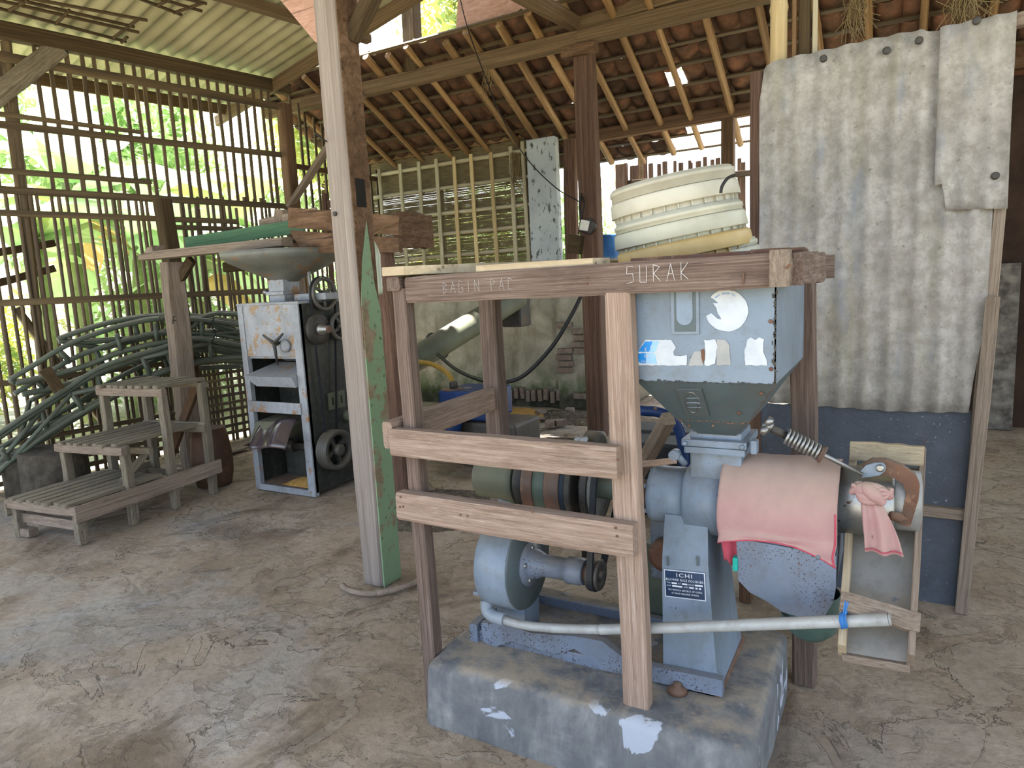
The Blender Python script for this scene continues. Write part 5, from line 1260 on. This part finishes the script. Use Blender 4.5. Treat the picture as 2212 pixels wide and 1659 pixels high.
timber('tall_stump_post', (-6.1, 4.35, 0), on_y(350, 432, 4.4), .13, .14, 'wood_dark', 'dark splintered post standing behind the green channel', 'post', up=(0, 1, 0), j=.05)
timber('offcut', on_y(608, 508, 4.36), on_y(608, 452, 4.36), .1, .09, 'wood_grey', 'short pale timber offcut standing behind brown hopper boards', 'offcut', up=(0, 1, 0))
# clear bottle hung at the back of the central post
bo = thing('plastic_bottle', (-2.78, 3.3, 1.56), 'cloudy plastic bottle hanging behind the central post', 'bottle')
MB().lathe([(0, .03), (.005, .045), (.05, .048), (.055, .045), (.1, .048), (.105, .045), (.15, .048), (.155, .045), (.24, .048), (.29, .035), (.33, .016), (.355, .016)], M.Translation((-2.80, 3.3, 1.57)) @ M.Rotation(-math.pi / 2, 4, 'Y'), 20).build('bottle_body', 'glass_bottle', bo)
MB().tube([(-2.80, 3.3, 1.92), (-2.83, 3.5, 2.0), (-3.14, 3.985, 2.06)], .003, 5).build('cord', 'straw', bo)
# louvred shutter behind the huller
lv = thing('louvred_shutter', (-5.0, 6.6, 1.9), 'red brown louvred shutter glimpsed behind the round hopper', 'shutter')
for k in range(7):
    z = 2.62 - k * .10; a, b = on_y(718, 560, 6.2), on_y(748, 560, 6.2)
    beam('louvre', (a.x, 6.2, z), (b.x + .25, 6.2, z), .012, .09, 'wood_red', lv)
beam('stile', (on_y(713, 560, 6.2).x, 6.2, 0), (on_y(713, 560, 6.2).x, 6.2, 2.75), .05, .04, 'wood_red', lv, up=(0, 1, 0))

# ================================================================== STEP STAND
SS = thing('tiered_stand', (-5.0, 2.9, 0), 'weathered three tier slatted step stand left of the huller', 'stand')
SU = V((-.126, .992, 0)).normalized(); SV = V((-.992, -.126, 0)).normalized()      # back, left
S0 = V((-4.735, 2.39, 0))
def sp(b, l, z): return S0 + SU * b + SV * l + V((0, 0, z))
WID = .69
def tier(b0, b1, z, l0, l1, n):
    gap = (l1 - l0) / n
    for k in range(n):
        l = l0 + gap * (k + .5); e = rnd.uniform(-.02, .02)
        a, b = sp(b0 + e, l, z), sp(b1 + rnd.uniform(-.02, .02), l + rnd.uniform(-.008, .008), z + rnd.uniform(-.004, .004)); w_ = gap * rnd.uniform(.66, .82)
        pts = [(0, -w_ / 2 * .5), (0, w_ / 2 * .5), (.02, w_ / 2), ((b - a).length, w_ / 2), ((b - a).length, -w_ / 2), (.02, -w_ / 2)]
        F = frame(a, b); MB().prism([V((x, y, -.011)) for x, y in pts], (0, 0, .022)).build('slat', 'wood_stool', SS) if False else put('slat', slat_mesh(k % 3), F @ M.Diagonal(((b - a).length, w_, .024, 1)), SS)
SLM = {}
def slat_mesh(k):
    if k not in SLM:
        r_ = random.Random(k); c = [(0, -.3), (0, .3), (.012, .42), (.035, .5), (1, .5), (1, -.5), (.035, -.5), (.012, -.42)]
        me = MB().prism([V((x, y + r_.uniform(-.02, .02), -.5)) for x, y in c], (0, 0, 1)).mesh('slat'); me.materials.append(MATS['wood_stool']); SLM[k] = me
    return SLM[k]
tier(-.03, .72, .283, .02, WID - .02, 7)
tier(.38, 1.2, .588, .06, WID - .02, 7)
tier(.76, 1.24, .955, .02, WID, 8)
for b, z in ((0, .245), (.40, .55), (.79, .912)):
    beam('cross_bar', sp(b - .005, -.01, z), sp(b - .005, WID + .01, z), .045, .06, 'wood_grey', SS)
for b, z in ((.70, .245), (1.15, .55), (1.2, .912)): beam('cross_bar', sp(b, 0, z), sp(b, WID, z), .04, .05, 'wood_stool', SS)
for l in (.03, WID - .03):
    for b, z in ((0.03, .25), (.43, .58), (.80, .92), (1.18, .93)):
        beam('leg', sp(b, l, 0), sp(b, l, z), .052, .062, 'wood_stool', SS, up=SU)
beam('side_board', sp(-.03, -.02, .225), sp(1.24, -.02, .22), .022, .115, 'wood_grey', SS, j=.02)
beam('side_board', sp(-.03, WID, .2), sp(1.24, WID, .2), .022, .09, 'wood_stool', SS)
beam('stretcher', sp(.06, .03, .12), sp(.06, WID, .13), .045, .07, 'wood_grey', SS)
for b, z in ((.62, .50), (1.16, .58), (.85, .16), (1.12, .17)): beam('stretcher', sp(b, 0, z), sp(b, WID, z), .04, .05, 'wood_stool', SS)
beam('stay', sp(.3, WID * .5, .02), sp(.7, .1, .5), .03, .05, 'wood_stool', SS)
beam('foot_block', sp(.04, WID - .15, .03), sp(.04, WID - .03, .03), .07, .06, 'wood_grey', SS)
beam('diagonal', sp(1.2, WID * .75, .25), sp(1.2, .1, .9), .04, .07, 'wood_brown', SS)
# things under and behind it
MB().lathe([(0, .14), (.1, .165), (.25, .17), (.4, .155), (.5, .135)], M.Translation((-5.15, 3.75, 0)) @ M.Rotation(-math.pi / 2, 4, 'Y'), 28).build('wooden_barrel', 'barrel_brown', label='brown barrel half hidden under the step stand', cat='barrel')
MB().lathe([(0, .24), (.02, .25), (.44, .24), (.45, .22)], M.Translation(V((0, 0, 0)) + on_z(130, 1085, 0)) @ M.Rotation(-math.pi / 2, 4, 'Y'), 28).build('concrete_drum', 'stone_dark', label='grey concrete drum behind the lowest step of tiered stand', cat='drum')
MB().lathe([(0, .2), (.4, .21), (.43, .2)], M.Translation(on_z(40, 1115, 0) + V((-.35, .3, 0))) @ M.Rotation(-math.pi / 2, 4, 'Y'), 24).build('concrete_drum', 'stone_dark', label='dark drum by the lattice at the far left edge', cat='drum')

# ================================================================== ARCHED PIPE TRUSSES leaning on the lattice
def truss(label, off, upper, lower, struts, wood_at=None, r=.021):
    ox, oy, sc_ = 0, 640, 2212 / 560
    P = lambda q, o=off: on_plane(ox + q[0] / sc_, oy + q[1] / sc_, wl(0, 0, o), WN)
    c = P(upper[len(upper) // 2]); t = thing('arched_truss', (c.x, c.y, 0), label, 'truss', 'arched pipe trusses stacked against the lattice')
    U = bezier([P(q) for q in upper], 7); L_ = bezier([P(q) for q in lower], 7)
    MB().tube(U, r, 9).build('chord', 'tube_green', t); MB().tube(L_, r, 9).build('chord', 'tube_green', t)
    # second leaf of the truss, set back
    o2 = off - .13
    U2 = bezier([P((q[0] + 14, q[1] - 12), o2) for q in upper], 7); L2 = bezier([P((q[0] + 10, q[1] - 14), o2) for q in lower], 7)
    MB().tube(U2, r * .95, 9).build('chord', 'tube_green', t); MB().tube(L2, r * .95, 9).build('chord', 'tube_green', t)
    for a, b in struts:
        MB().tube([P(a), P(b)], r * .85, 8).build('strut', 'tube_green', t)
        MB().tube([P((a[0] + 12, a[1] - 12), o2), P((b[0] + 10, b[1] - 14), o2)], r * .8, 8).build('strut', 'tube_green', t)
    if wood_at: beam('cleat', P(wood_at[0], off + .03), P(wood_at[1], off + .03), .09, .02, 'wood_dark', t, up=WN)
truss('lowest front arched pipe truss with its foot at left edge', .80, [(-60, 1210), (260, 990), (560, 800), (880, 600), (1390, 440), (1600, 372), (1800, 375), (2100, 430)], [(-60, 1545), (100, 1400), (420, 1165), (720, 980), (1000, 835), (1280, 690), (1600, 590), (1830, 540), (2100, 525)],
      [((610, 835), (715, 980)), ((1210, 522), (1280, 680)), ((1780, 385), (1805, 540)), ((610, 835), (100, 1400)), ((610, 835), (1280, 690)), ((0, 1310), (90, 1405)), ((1210, 530), (1800, 400))], ((380, 620), (510, 800)))
truss('second arched pipe truss tipped over the lowest one', .60, [(80, 715), (300, 580), (530, 440), (760, 340), (1130, 230), (1400, 195), (1800, 210), (2100, 260)], [(130, 745), (400, 690), (720, 600), (1030, 480), (1400, 395), (1700, 370), (2100, 420)],
      [((490, 460), (600, 570)), ((990, 330), (1040, 480)), ((1320, 240), (1340, 380)), ((80, 715), (130, 745)), ((1715, 200), (1725, 365))])
truss('topmost arched pipe truss with pointed left tip', .42, [(490, 370), (680, 300), (900, 235), (1130, 190), (1350, 170), (1600, 172), (1830, 200), (2100, 245)], [(500, 385), (700, 395), (1000, 375), (1200, 370), (1420, 300), (1700, 215), (2100, 330)],
      [((1135, 205), (1180, 370)), ((500, 385), (880, 450)), ((880, 450), (1180, 375)), ((1710, 200), (2060, 360)), ((1560, 270), (1710, 205))])
truss('hindmost arched pipe truss against the lattice', .25, [(260, 890), (520, 770), (800, 660), (1100, 560), (1400, 400), (1700, 310), (2100, 290)], [(100, 1280), (400, 1060), (700, 900), (1000, 760), (1400, 650), (1700, 620), (2100, 600)],
      [((250, 890), (180, 1180)), ((700, 690), (760, 930)), ((1120, 550), (1200, 680))])
truss('short arched pipe truss end rising behind the huller', .5, [(1500, 330), (1650, 260), (1720, 190), (1850, 150), (2100, 165)], [(1500, 520), (1680, 420), (1830, 330), (2100, 300)], [((1580, 500), (1780, 405)), ((1600, 470), (1700, 520))])
def shifted(q, dx, dy, k=1.0): return [(x + dx, y * k + dy) for x, y in q]
UA = [(-60, 1210), (260, 990), (560, 800), (880, 600), (1390, 440), (1600, 372), (1800, 375), (2100, 430)]; LA = [(-60, 1545), (100, 1400), (420, 1165), (720, 980), (1000, 835), (1280, 690), (1600, 590), (1830, 540), (2100, 525)]
truss('arched pipe truss just behind the lowest one', .68, shifted(UA, -20, 48), shifted(LA, -60, 10), [((350, 985), (420, 1200)), ((830, 680), (880, 900)), ((1420, 480), (1480, 640)), ((350, 985), (-40, 1460))])
truss('arched pipe truss squeezed in mid of the stack', .5, shifted([(80, 715), (300, 580), (530, 440), (760, 340), (1130, 230), (1400, 195), (1800, 210), (2100, 260)], 40, 120), shifted([(130, 745), (400, 690), (720, 600), (1030, 480), (1400, 395), (1700, 370), (2100, 420)], 60, 95), [((300, 720), (380, 800)), ((800, 450), (900, 640)), ((1440, 315), (1460, 490))])
truss('arched pipe truss lying lowest at the lattice foot', .34, [(-60, 1330), (300, 1120), (700, 880), (1000, 700), (1400, 520), (1800, 440), (2100, 470)], [(-60, 1480), (300, 1270), (700, 1010), (1000, 850), (1400, 660), (1800, 560), (2100, 570)], [((300, 1120), (330, 1255)), ((850, 790), (900, 905)), ((1400, 520), (1440, 650)), ((300, 1120), (850, 930))])
MB().tube(bezier([on_plane(462, 687, wl(0, 0, .8), WN), on_plane(458, 705, wl(0, 0, .83), WN), on_plane(466, 720, wl(0, 0, .82), WN), on_plane(457, 740, wl(0, 0, .82), WN)], 5), .006, 6).build('tie_cord', 'cable_black', label='cord tied round trusses near the huller', cat='cord')

# ================================================================== ENGINE CORNER behind the stand
EN = thing('diesel_engine', (-3.4, 5.2, 0), 'blue diesel engine half hidden behind the stand, with tank on top', 'engine')
def ez(px, py, y): return on_y(px, py, y)
y_ = 4.9
a, b = ez(950, 905, y_), ez(1050, 848, y_)
MB().box((a.x, y_, a.z), (b.x, y_ + .45, b.z), .02).build('fuel_tank', 'blue_plastic', EN)
MB().box((a.x + .05, y_ + .02, .12), (b.x + .25, y_ + .5, a.z - .02), .03).build('engine_block', 'iron_dark', EN)
MB().lathe([(0, .06), (.02, .07), (.18, .07), (.2, .05)], frame(ez(975, 945, y_ - .1), ez(985, 895, y_ - .1)), 20).build('fuel_filter', 'blue_plastic', EN)
MB().lathe([(0, .05), (.012, .055), (.02, .03)], frame(ez(1012, 842, y_ + .2), ez(1012, 800, y_ + .2)), 20).build('tank_cap', 'chrome_worn', EN)
c = ez(978, 842, y_ + .1)
MB().lathe([(0, .1), (.012, .1)], M.Translation(c) @ M.Rotation(-math.pi / 2, 4, 'Y'), 24).build('filler_plate', 'rust_iron', EN)
MB().tube(bezier([ez(905, 782, y_ + .25), ez(930, 786, y_ + .22), ez(955, 797, y_ + .2), ez(973, 815, y_ + .15), ez(980, 838, y_ + .1)], 6), .024, 12).build('fuel_hose', 'yellow_hose', EN)
MB().lathe([(0, .035), (.06, .04), (.08, .03)], frame(ez(980, 842, y_ + .1), ez(978, 800, y_ + .1)), 14).build('hose_clamp', 'iron_dark', EN)
MB().box((a.x - .12, y_ + .1, a.z - .05), (a.x - .04, y_ + .25, a.z + .12), .02).build('intake', 'iron_dark', EN)
MB().lathe([(-.1, .12), (-.09, .15), (.03, .15), (.04, .12)], M.Translation(ez(945, 935, y_) + V((.1, 0, 0))), 28).build('flywheel', 'iron_dark', EN)
# big exhaust duct
du = thing('sloping_duct', ez(960, 740, 5.6), 'olive metal duct sloping up along the back wall', 'duct')
pa2, pb2 = ez(800, 835, 5.2), ez(1120, 640, 6.9)
MB().tube([pa2, pa2.lerp(pb2, .5), pb2], .135, 28).build('duct_pipe', 'steel_olive', du)
cc = pa2.lerp(pb2, .42); MB().tube([cc + (V((0, math.cos(t) * .15, 0)) + V((-.5, 0, .86)) * math.sin(t) * .15) for t in [k * math.pi / 10 for k in range(21)]], .012, 6, False).build('band', 'iron_dark', du)
mu = MB().box((ez(1095, 700, 7.0).x, 6.85, ez(1118, 705, 7.0).z), (ez(1140, 700, 7.0).x, 7.1, ez(1118, 640, 7.0).z), .03).build('air_silencer', 'iron_dark', label='black box silencer hanging before the plaster wall', cat='silencer')
MB().tube(bezier([ez(945, 765, 5.4), ez(985, 798, 5.2), ez(1035, 820, 5.0), ez(1080, 826, 4.8), ez(1130, 812, 4.8), ez(1190, 752, 4.9), ez(1235, 680, 5.0), ez(1262, 625, 5.1)], 8), .017, 10).build('sagging_hose', 'cable_black', label='black hose sagging across the plaster wall', cat='hose')
MB().lathe([(-.05, .06), (-.045, .085), (.045, .085), (.05, .06)], M.Translation(ez(1285, 962, 3.6)), 32).box((ez(1285, 962, 3.6).x - .03, 3.57, 0), (ez(1285, 962, 3.6).x + .03, 3.63, ez(1285, 962, 3.6).z)).build('flat_belt_pulley', 'iron_dark', label='dark pulley peeping over the upper front rail', cat='pulley')
q_ = ez(1255, 955, 3.5)
vb = thing('twin_valve', ez(1255, 950, 3.5), 'small pale twin valve beside the dark pulley', 'valve')
for px in (1249, 1262): MB().lathe([(0, .022), (.04, .024), (.05, .016)], frame(ez(px, 950, 3.5), ez(px, 950, 3.4)), 14).build('valve_body', 'chrome_worn', vb)
MB().tube([(q_.x, 3.5, 0), (q_.x, 3.5, q_.z)], .02, 10).build('riser', 'iron_dark', vb)
timber('prop_pole', on_z(1340, 1090, 0), ez(1445, 905, 3.6), .07, .08, 'wood_grey', 'slanting grey prop seen right of the middle post', 'prop')
timber('dark_stud', (ez(1612, 900, 3.3).x, 3.3, 0), (ez(1612, 900, 3.3).x, 3.3, 1.2), .06, .06, 'wood_brown', 'narrow dark stud between hopper and partition', 'stud', up=(0, 1, 0))
MB().tube(bezier([ez(1375, 885, 4.2), ez(1395, 888, 4.2), ez(1420, 890, 4.2), ez(1450, 905, 4.2), ez(1475, 960, 4.2), V((ez(1480, 960, 4.2).x, 4.2, 0))], 5), .035, 12).build('blue_coupling', 'blue_plastic', label='blue pipe coupling behind hopper, right of middle post', cat='coupling')
for k, (px, py, yy) in enumerate(((1400, 930, 4.6), (1430, 960, 4.3))):
    c = ez(px, py, yy); MB().box((c.x - .25, yy, 0), (c.x + .35, yy + .3, c.z), .02).build('dark_crate', 'rubber', label=('black crate behind slanting prop, rear one' if k == 0 else 'black crate behind slanting prop, front one'), cat='crate')
# swept rubble on the floor behind
def heap(cx, cy, rx_, ry_, h, mat, name, label, cat, n=26):
    vs, fs = [], []
    for i in range(n + 1):
        for j in range(n + 1):
            u, v = i / n * 2 - 1, j / n * 2 - 1; x, y = cx + u * rx_, cy + v * ry_
            d = max(0, 1 - (u * u + v * v)); z = h * d * (.6 + .8 * abs(mnoise.noise(V((x * 6, y * 6, 2))))) + .03 * d * mnoise.noise(V((x * 18, y * 18, 5))) - .012
            vs.append((x, y, z))
    for i in range(n):
        for j in range(n): a = i * (n + 1) + j; fs.append((a, a + n + 1, a + n + 2, a + 1))
    MB().add(vs, fs, True).build(name, mat, label=label, cat=cat, kind='stuff')
heap(-3.0, 5.6, .8, .7, .10, 'rubble', 'dust_heap', 'swept grey dust and chips on floor before plaster wall', 'rubble')
heap(-2.9, 3.9, .55, .5, .09, 'rubble', 'dust_heap', 'grey chips heaped on floor behind the front rails', 'rubble')
heap(-4.0, 7.1, .6, .4, .12, 'husk', 'husk_heap', 'small yellow husk heap at the plaster wall foot', 'husk')
heap(-3.1, 7.2, 1.0, .4, .10, 'rubble', 'dust_heap', 'broken brick rubble along the plaster wall foot', 'rubble')
heap(-5.6, 5.4, 1.0, .6, .05, 'rubble', 'dust_heap', 'sweepings on floor behind the huller', 'rubble')
for k in range(9):
    x, y = rnd.uniform(-3.9, -2.6), rnd.uniform(6.6, 7.5)
    put('brick_bat', bk, M.Translation((x, y, .05)) @ M.Rotation(rnd.uniform(0, 3), 4, 'Z') @ M.Rotation(rnd.uniform(-.3, .3), 4, 'X') @ M.Diagonal((rnd.uniform(.5, 1), 1, 1, 1)), label='broken brick lying in rubble at the plaster wall foot', cat='brick', group='broken bricks in the rubble')
for k, (px, py, l, an, lb) in enumerate(((1130, 905, .5, .5, 'thin board lying in rubble right of back post'), (1120, 925, .45, .3, 'second thin board lying in rubble nearer the rail'), (905, 1045, .5, 2.4, 'pale flat board on floor left of the end bearing'), (505, 965, .9, 1.9, 'long flat board on floor between stand and huller'), (465, 985, .8, 1.7, 'second flat board on floor behind the step stand'))):
    c = on_z(px, py, .03); d_ = V((math.cos(an), math.sin(an), 0)); beam('floor_board', c - d_ * l / 2, c + d_ * l / 2, .16, .018, 'wood_grey', label=lb, cat='board')

# right gap: drum, switch, cables
bd = on_y(1303, 560, 8.6); 
MB().lathe([(0, .28), (.01, .29), (.3, .285), (.31, .295), (.33, .285), (.6, .285), (.61, .295), (.63, .285), (.88, .29), (.9, .28)], M.Translation((bd.x, 8.6, 1.25)) @ M.Rotation(-math.pi / 2, 4, 'Y'), 32).build('blue_drum', 'blue_drum', label='blue plastic drum behind the red brown post', cat='drum')
MB().box((bd.x - .5, 8.35, 0), (bd.x + .5, 8.95, 1.25), .02).build('drum_base', 'mortar', label='masonry base under the blue drum', cat='base')
sw = thing('light_switch', on_y(1265, 487, 6.35), 'cream switch on dark round block, on the brown post', 'switch')
c = on_y(1272, 489, 6.355)
MB().lathe([(0, .085), (.02, .085), (.025, .07)], frame(c, c + V((0, -1, 0))), 5).build('back_block', 'iron_dark', sw)
MB().box((-.045, -.03, -.05), (.045, 0, .05), .01, M.Translation(on_y(1264, 487, 6.33)) @ M.Rotation(.25, 4, 'Y')).build('switch_body', 'cream_switch', sw)
MB().box((-.03, -.036, -.035), (.03, -.03, .035), .002, M.Translation(on_y(1264, 487, 6.33)) @ M.Rotation(.25, 4, 'Y')).build('rocker', 'white_plastic', sw)
MB().tube(bezier([on_y(1256, 418, 6.34), on_y(1252, 440, 6.33), on_y(1254, 465, 6.33), on_y(1262, 485, 6.32)], 5), .012, 8).tube(bezier([on_y(1258, 425, 6.33), on_y(1262, 445, 6.31), on_y(1255, 470, 6.31), on_y(1250, 505, 6.33)], 5), .008, 6).build('cable_bundle', 'cable_black', label='bundle of black cable above the cream switch', cat='cable')
cb = thing('counter_box', on_y(1243, 525, 6.3), 'small dark box hung with cable, below the cream switch', 'box')
MB().box((-.06, -.05, -.09), (.07, .05, .09), .008, M.Translation(on_y(1243, 528, 6.33)) @ M.Rotation(.18, 4, 'Y')).build('box_body', 'wood_dark', cb)
MB().tube(bezier([on_y(988, -30, 6.2), on_y(1010, 60, 6.15), on_y(1050, 170, 6.15), on_y(1090, 265, 6.2), on_y(1140, 345, 6.3), on_y(1200, 405, 6.35), on_y(1250, 435, 6.34)], 8), .006, 6).build('hanging_wire', 'cable_black', label='thin black wire hanging from gable to the switch', cat='wire')
# hanging cobweb clumps under the tiles at right, and on the woven panel
def clump(px, py, y, w_, h_, label, n=60):
    mb = MB(); k = random.Random(px)
    for i in range(n):
        p = on_y(px + k.gauss(0, w_), py, y) + V((0, k.uniform(-.05, .05), 0)); l = abs(k.gauss(h_, h_ * .4))
        mb.tube([p, p + V((k.gauss(0, .03), 0, -l * .5)), p + V((k.gauss(0, .05), 0, -l))], .0022, 3, False)
    mb.build('cobweb', 'straw', label=label, cat='cobweb', kind='stuff')
clump(1848, -12, 4.6, 6, .18, 'dusty hanging cobweb strands above the cement sheet, middle')
clump(2085, -25, 4.6, 14, .16, 'dusty hanging cobweb strands above the cement sheet, right', 90)
clump(1112, 330, 7.6, 5, .35, 'withered creeper hanging on the woven panel')
clump(1052, 150, 6.3, 2, .22, 'dry wisp hanging from tile roof beam beside the wire', 14)
# ================================================================== GARDEN outside
def leaf_blade(L, Wd, droop, seed, tears=True):
    r = random.Random(seed); n = 16; m = 4; vs = []; fs = []; rows = []
    for i in range(n + 1):
        u = i / n; w_ = Wd * (math.sin(math.pi * min(1, u * .93 + .07)) ** .6) * .5
        x = L * u * (1 - .18 * droop * u); z = L * (.35 * u - droop * u * u)
        rows.append((x, z, w_))
    for i, (x, z, w_) in enumerate(rows):
        for k in range(-m, m + 1):
            f = k / m; vs.append((x, f * w_, z - .25 * abs(f) * w_ + .03 * Wd * math.sin(i * 1.3 + k)))
    q = 2 * m + 1
    for i in range(n):
        for k in range(2 * m):
            if tears and r.random() < .06 and (k < 2 or k > 2 * m - 3): continue
            a = i * q + k; fs.append((a, a + 1, a + q + 1, a + q))
    return vs, fs
LEAF = []
for k in range(5):
    vs, fs = leaf_blade(1.9, .55, .45 + .12 * k, k); me = MB().add(vs, fs, True).mesh('banana_leaf')
    me.materials.append(MATS['leaf_banana']); LEAF.append(me)
DRY = LEAF[3].copy(); DRY.materials.clear(); DRY.materials.append(MATS['leaf_dry'])
def banana(px, py, dist, h, n, label, seed, scale=1.0):
    """a banana plant standing outside the left lattice"""
    r = random.Random(seed); base = on_plane(px, py, wl(0, 0, -dist), WN); base.z = -.1
    t = thing('banana_plant', base, label, 'banana plant', 'banana plants outside the lattice')
    top = base + V((r.uniform(-.2, .2), r.uniform(-.2, .2), h))
    MB().tube([base, base.lerp(top, .5) + V((.05, 0, 0)), top], [.14, .11, .07], 12).build('stem', 'trunk', t)
    for i in range(n):
        a = i * 2.4 + r.uniform(-.4, .4); tilt = r.uniform(-.75, .1)
        me = DRY if r.random() < .12 else LEAF[r.randrange(5)]
        s_ = scale * r.uniform(.8, 1.25)
        put('leaf', me, M.Translation(top + V((0, 0, r.uniform(-.35, .1)))) @ M.Rotation(a, 4, 'Z') @ M.Rotation(tilt, 4, 'Y') @ M.Rotation(r.uniform(-.5, .5), 4, 'X') @ M.Scale(s_, 4), t)
banana(60, 500, 2.9, 2.7, 9, 'nearest banana plant outside the lattice at far left', 1, 1.1)
banana(250, 500, 3.0, 2.5, 9, 'banana plant outside lattice behind its second bay', 2, 1.0)
banana(420, 500, 2.8, 2.2, 9, 'banana plant outside lattice behind splintered post', 3, 1.0)
banana(530, 500, 3.4, 2.9, 9, 'banana plant outside lattice near the corner post', 4, 1.1)
banana(140, 500, 3.8, 3.4, 9, 'tall banana plant further out at far left', 5, 1.2)
banana(330, 500, 4.2, 3.2, 9, 'tall banana plant further out behind mid lattice', 6, 1.2)
def leaf_cloud(n, rad, seed, size, mat, flat=1.0):
    r = random.Random(seed); mb = MB()
    for i in range(n):
        d = V((r.gauss(0, 1), r.gauss(0, 1), r.gauss(0, 1))).normalized() * (rad * r.uniform(.55, 1.0)); d.z *= flat
        d += V((mnoise.noise(d * 1.3), mnoise.noise(d * 1.3 + V((5, 0, 0))), mnoise.noise(d * 1.3 + V((0, 5, 0))))) * rad * .35
        q = M.Translation(d) @ M.Rotation(r.uniform(0, 6.3), 4, 'Z') @ M.Rotation(r.uniform(-1.2, 1.2), 4, 'Y') @ M.Rotation(r.uniform(-.6, .6), 4, 'X')
        s_ = size * r.uniform(.6, 1.4)
        mb.add([(0, 0, 0), (.4 * s_, -.22 * s_, .03 * s_), (s_, 0, -.05 * s_), (.4 * s_, .22 * s_, .03 * s_)], [(0, 1, 2), (0, 2, 3)], False, q)
    me = mb.mesh('foliage'); me.materials.append(MATS[mat]); return me
CL = [leaf_cloud(2600, 1.3, 1, .17, 'leaf_tree'), leaf_cloud(2200, 1.2, 2, .16, 'leaf_yellow'), leaf_cloud(2400, 1.0, 3, .15, 'leaf_tree')]
def tree(x, y, h, label, seed, crown=3, sc=1.0, low=False):
    r = random.Random(seed); t = thing('bush' if low else 'tree', (x, y, -.1), label, 'bush' if low else 'tree', 'greenery outside the shed')
    if not low: MB().tube([(x, y, -.1), (x + r.uniform(-.2, .2), y, h * .5), (x + r.uniform(-.3, .3), y, h)], [.16, .12, .06], 10).build('trunk', 'wood_brown', t)
    for k in range(crown):
        p = V((x + r.uniform(-1, 1) * sc * .9, y + r.uniform(-1, 1) * sc * .9, (h + r.uniform(-.7, .6) * sc) if not low else r.uniform(.3, .8) * h))
        put('foliage', CL[r.randrange(3)], M.Translation(p) @ M.Rotation(r.uniform(0, 6), 4, 'Z') @ M.Scale(sc * r.uniform(.8, 1.2), 4), t, kind='stuff')
tree(-11.5, 4.5, 1.6, 'bush outside the lattice at far left', 11, 2, .9, True)
tree(-10.6, 7.0, 1.5, 'bush outside the lattice behind its middle', 12, 2, .9, True)
tree(-10.0, 9.5, 1.8, 'bush outside beyond the corner post', 13, 2, 1.0, True)
tree(-8.4, 10.6, 1.7, 'bush outside behind the woven panel', 14, 2, 1.0, True)
tree(-13.5, 8.5, 4.4, 'tree further out behind the lattice middle', 15, 4, 1.4)
tree(-14.5, 4.0, 4.6, 'tree further out behind the lattice at far left', 16, 4, 1.4)
tree(-12.0, 12.5, 5.0, 'tree further out beyond the corner post', 17, 4, 1.5)
tree(-8.2, 15.0, 8.6, 'tall yellow green tree filling the gable opening', 18, 6, 1.7)
tree(-5.5, 16.5, 9.2, 'tall tree behind the gable board', 19, 5, 1.7)
tree(-3.6, 13.5, 2.6, 'young tree in glare beyond the blue drum', 20, 2, .8)
tree(-1.2, 14.5, 2.2, 'bush in glare beyond the picket fence', 21, 2, .9, True)
tree(-5.4, 11.0, 2.6, 'bush close behind the woven panel', 22, 3, 1.0, True)
tree(-5.5, 9.5, 2.9, 'leafy bush pressed close behind the woven panel', 23, 4, 1.0, True)
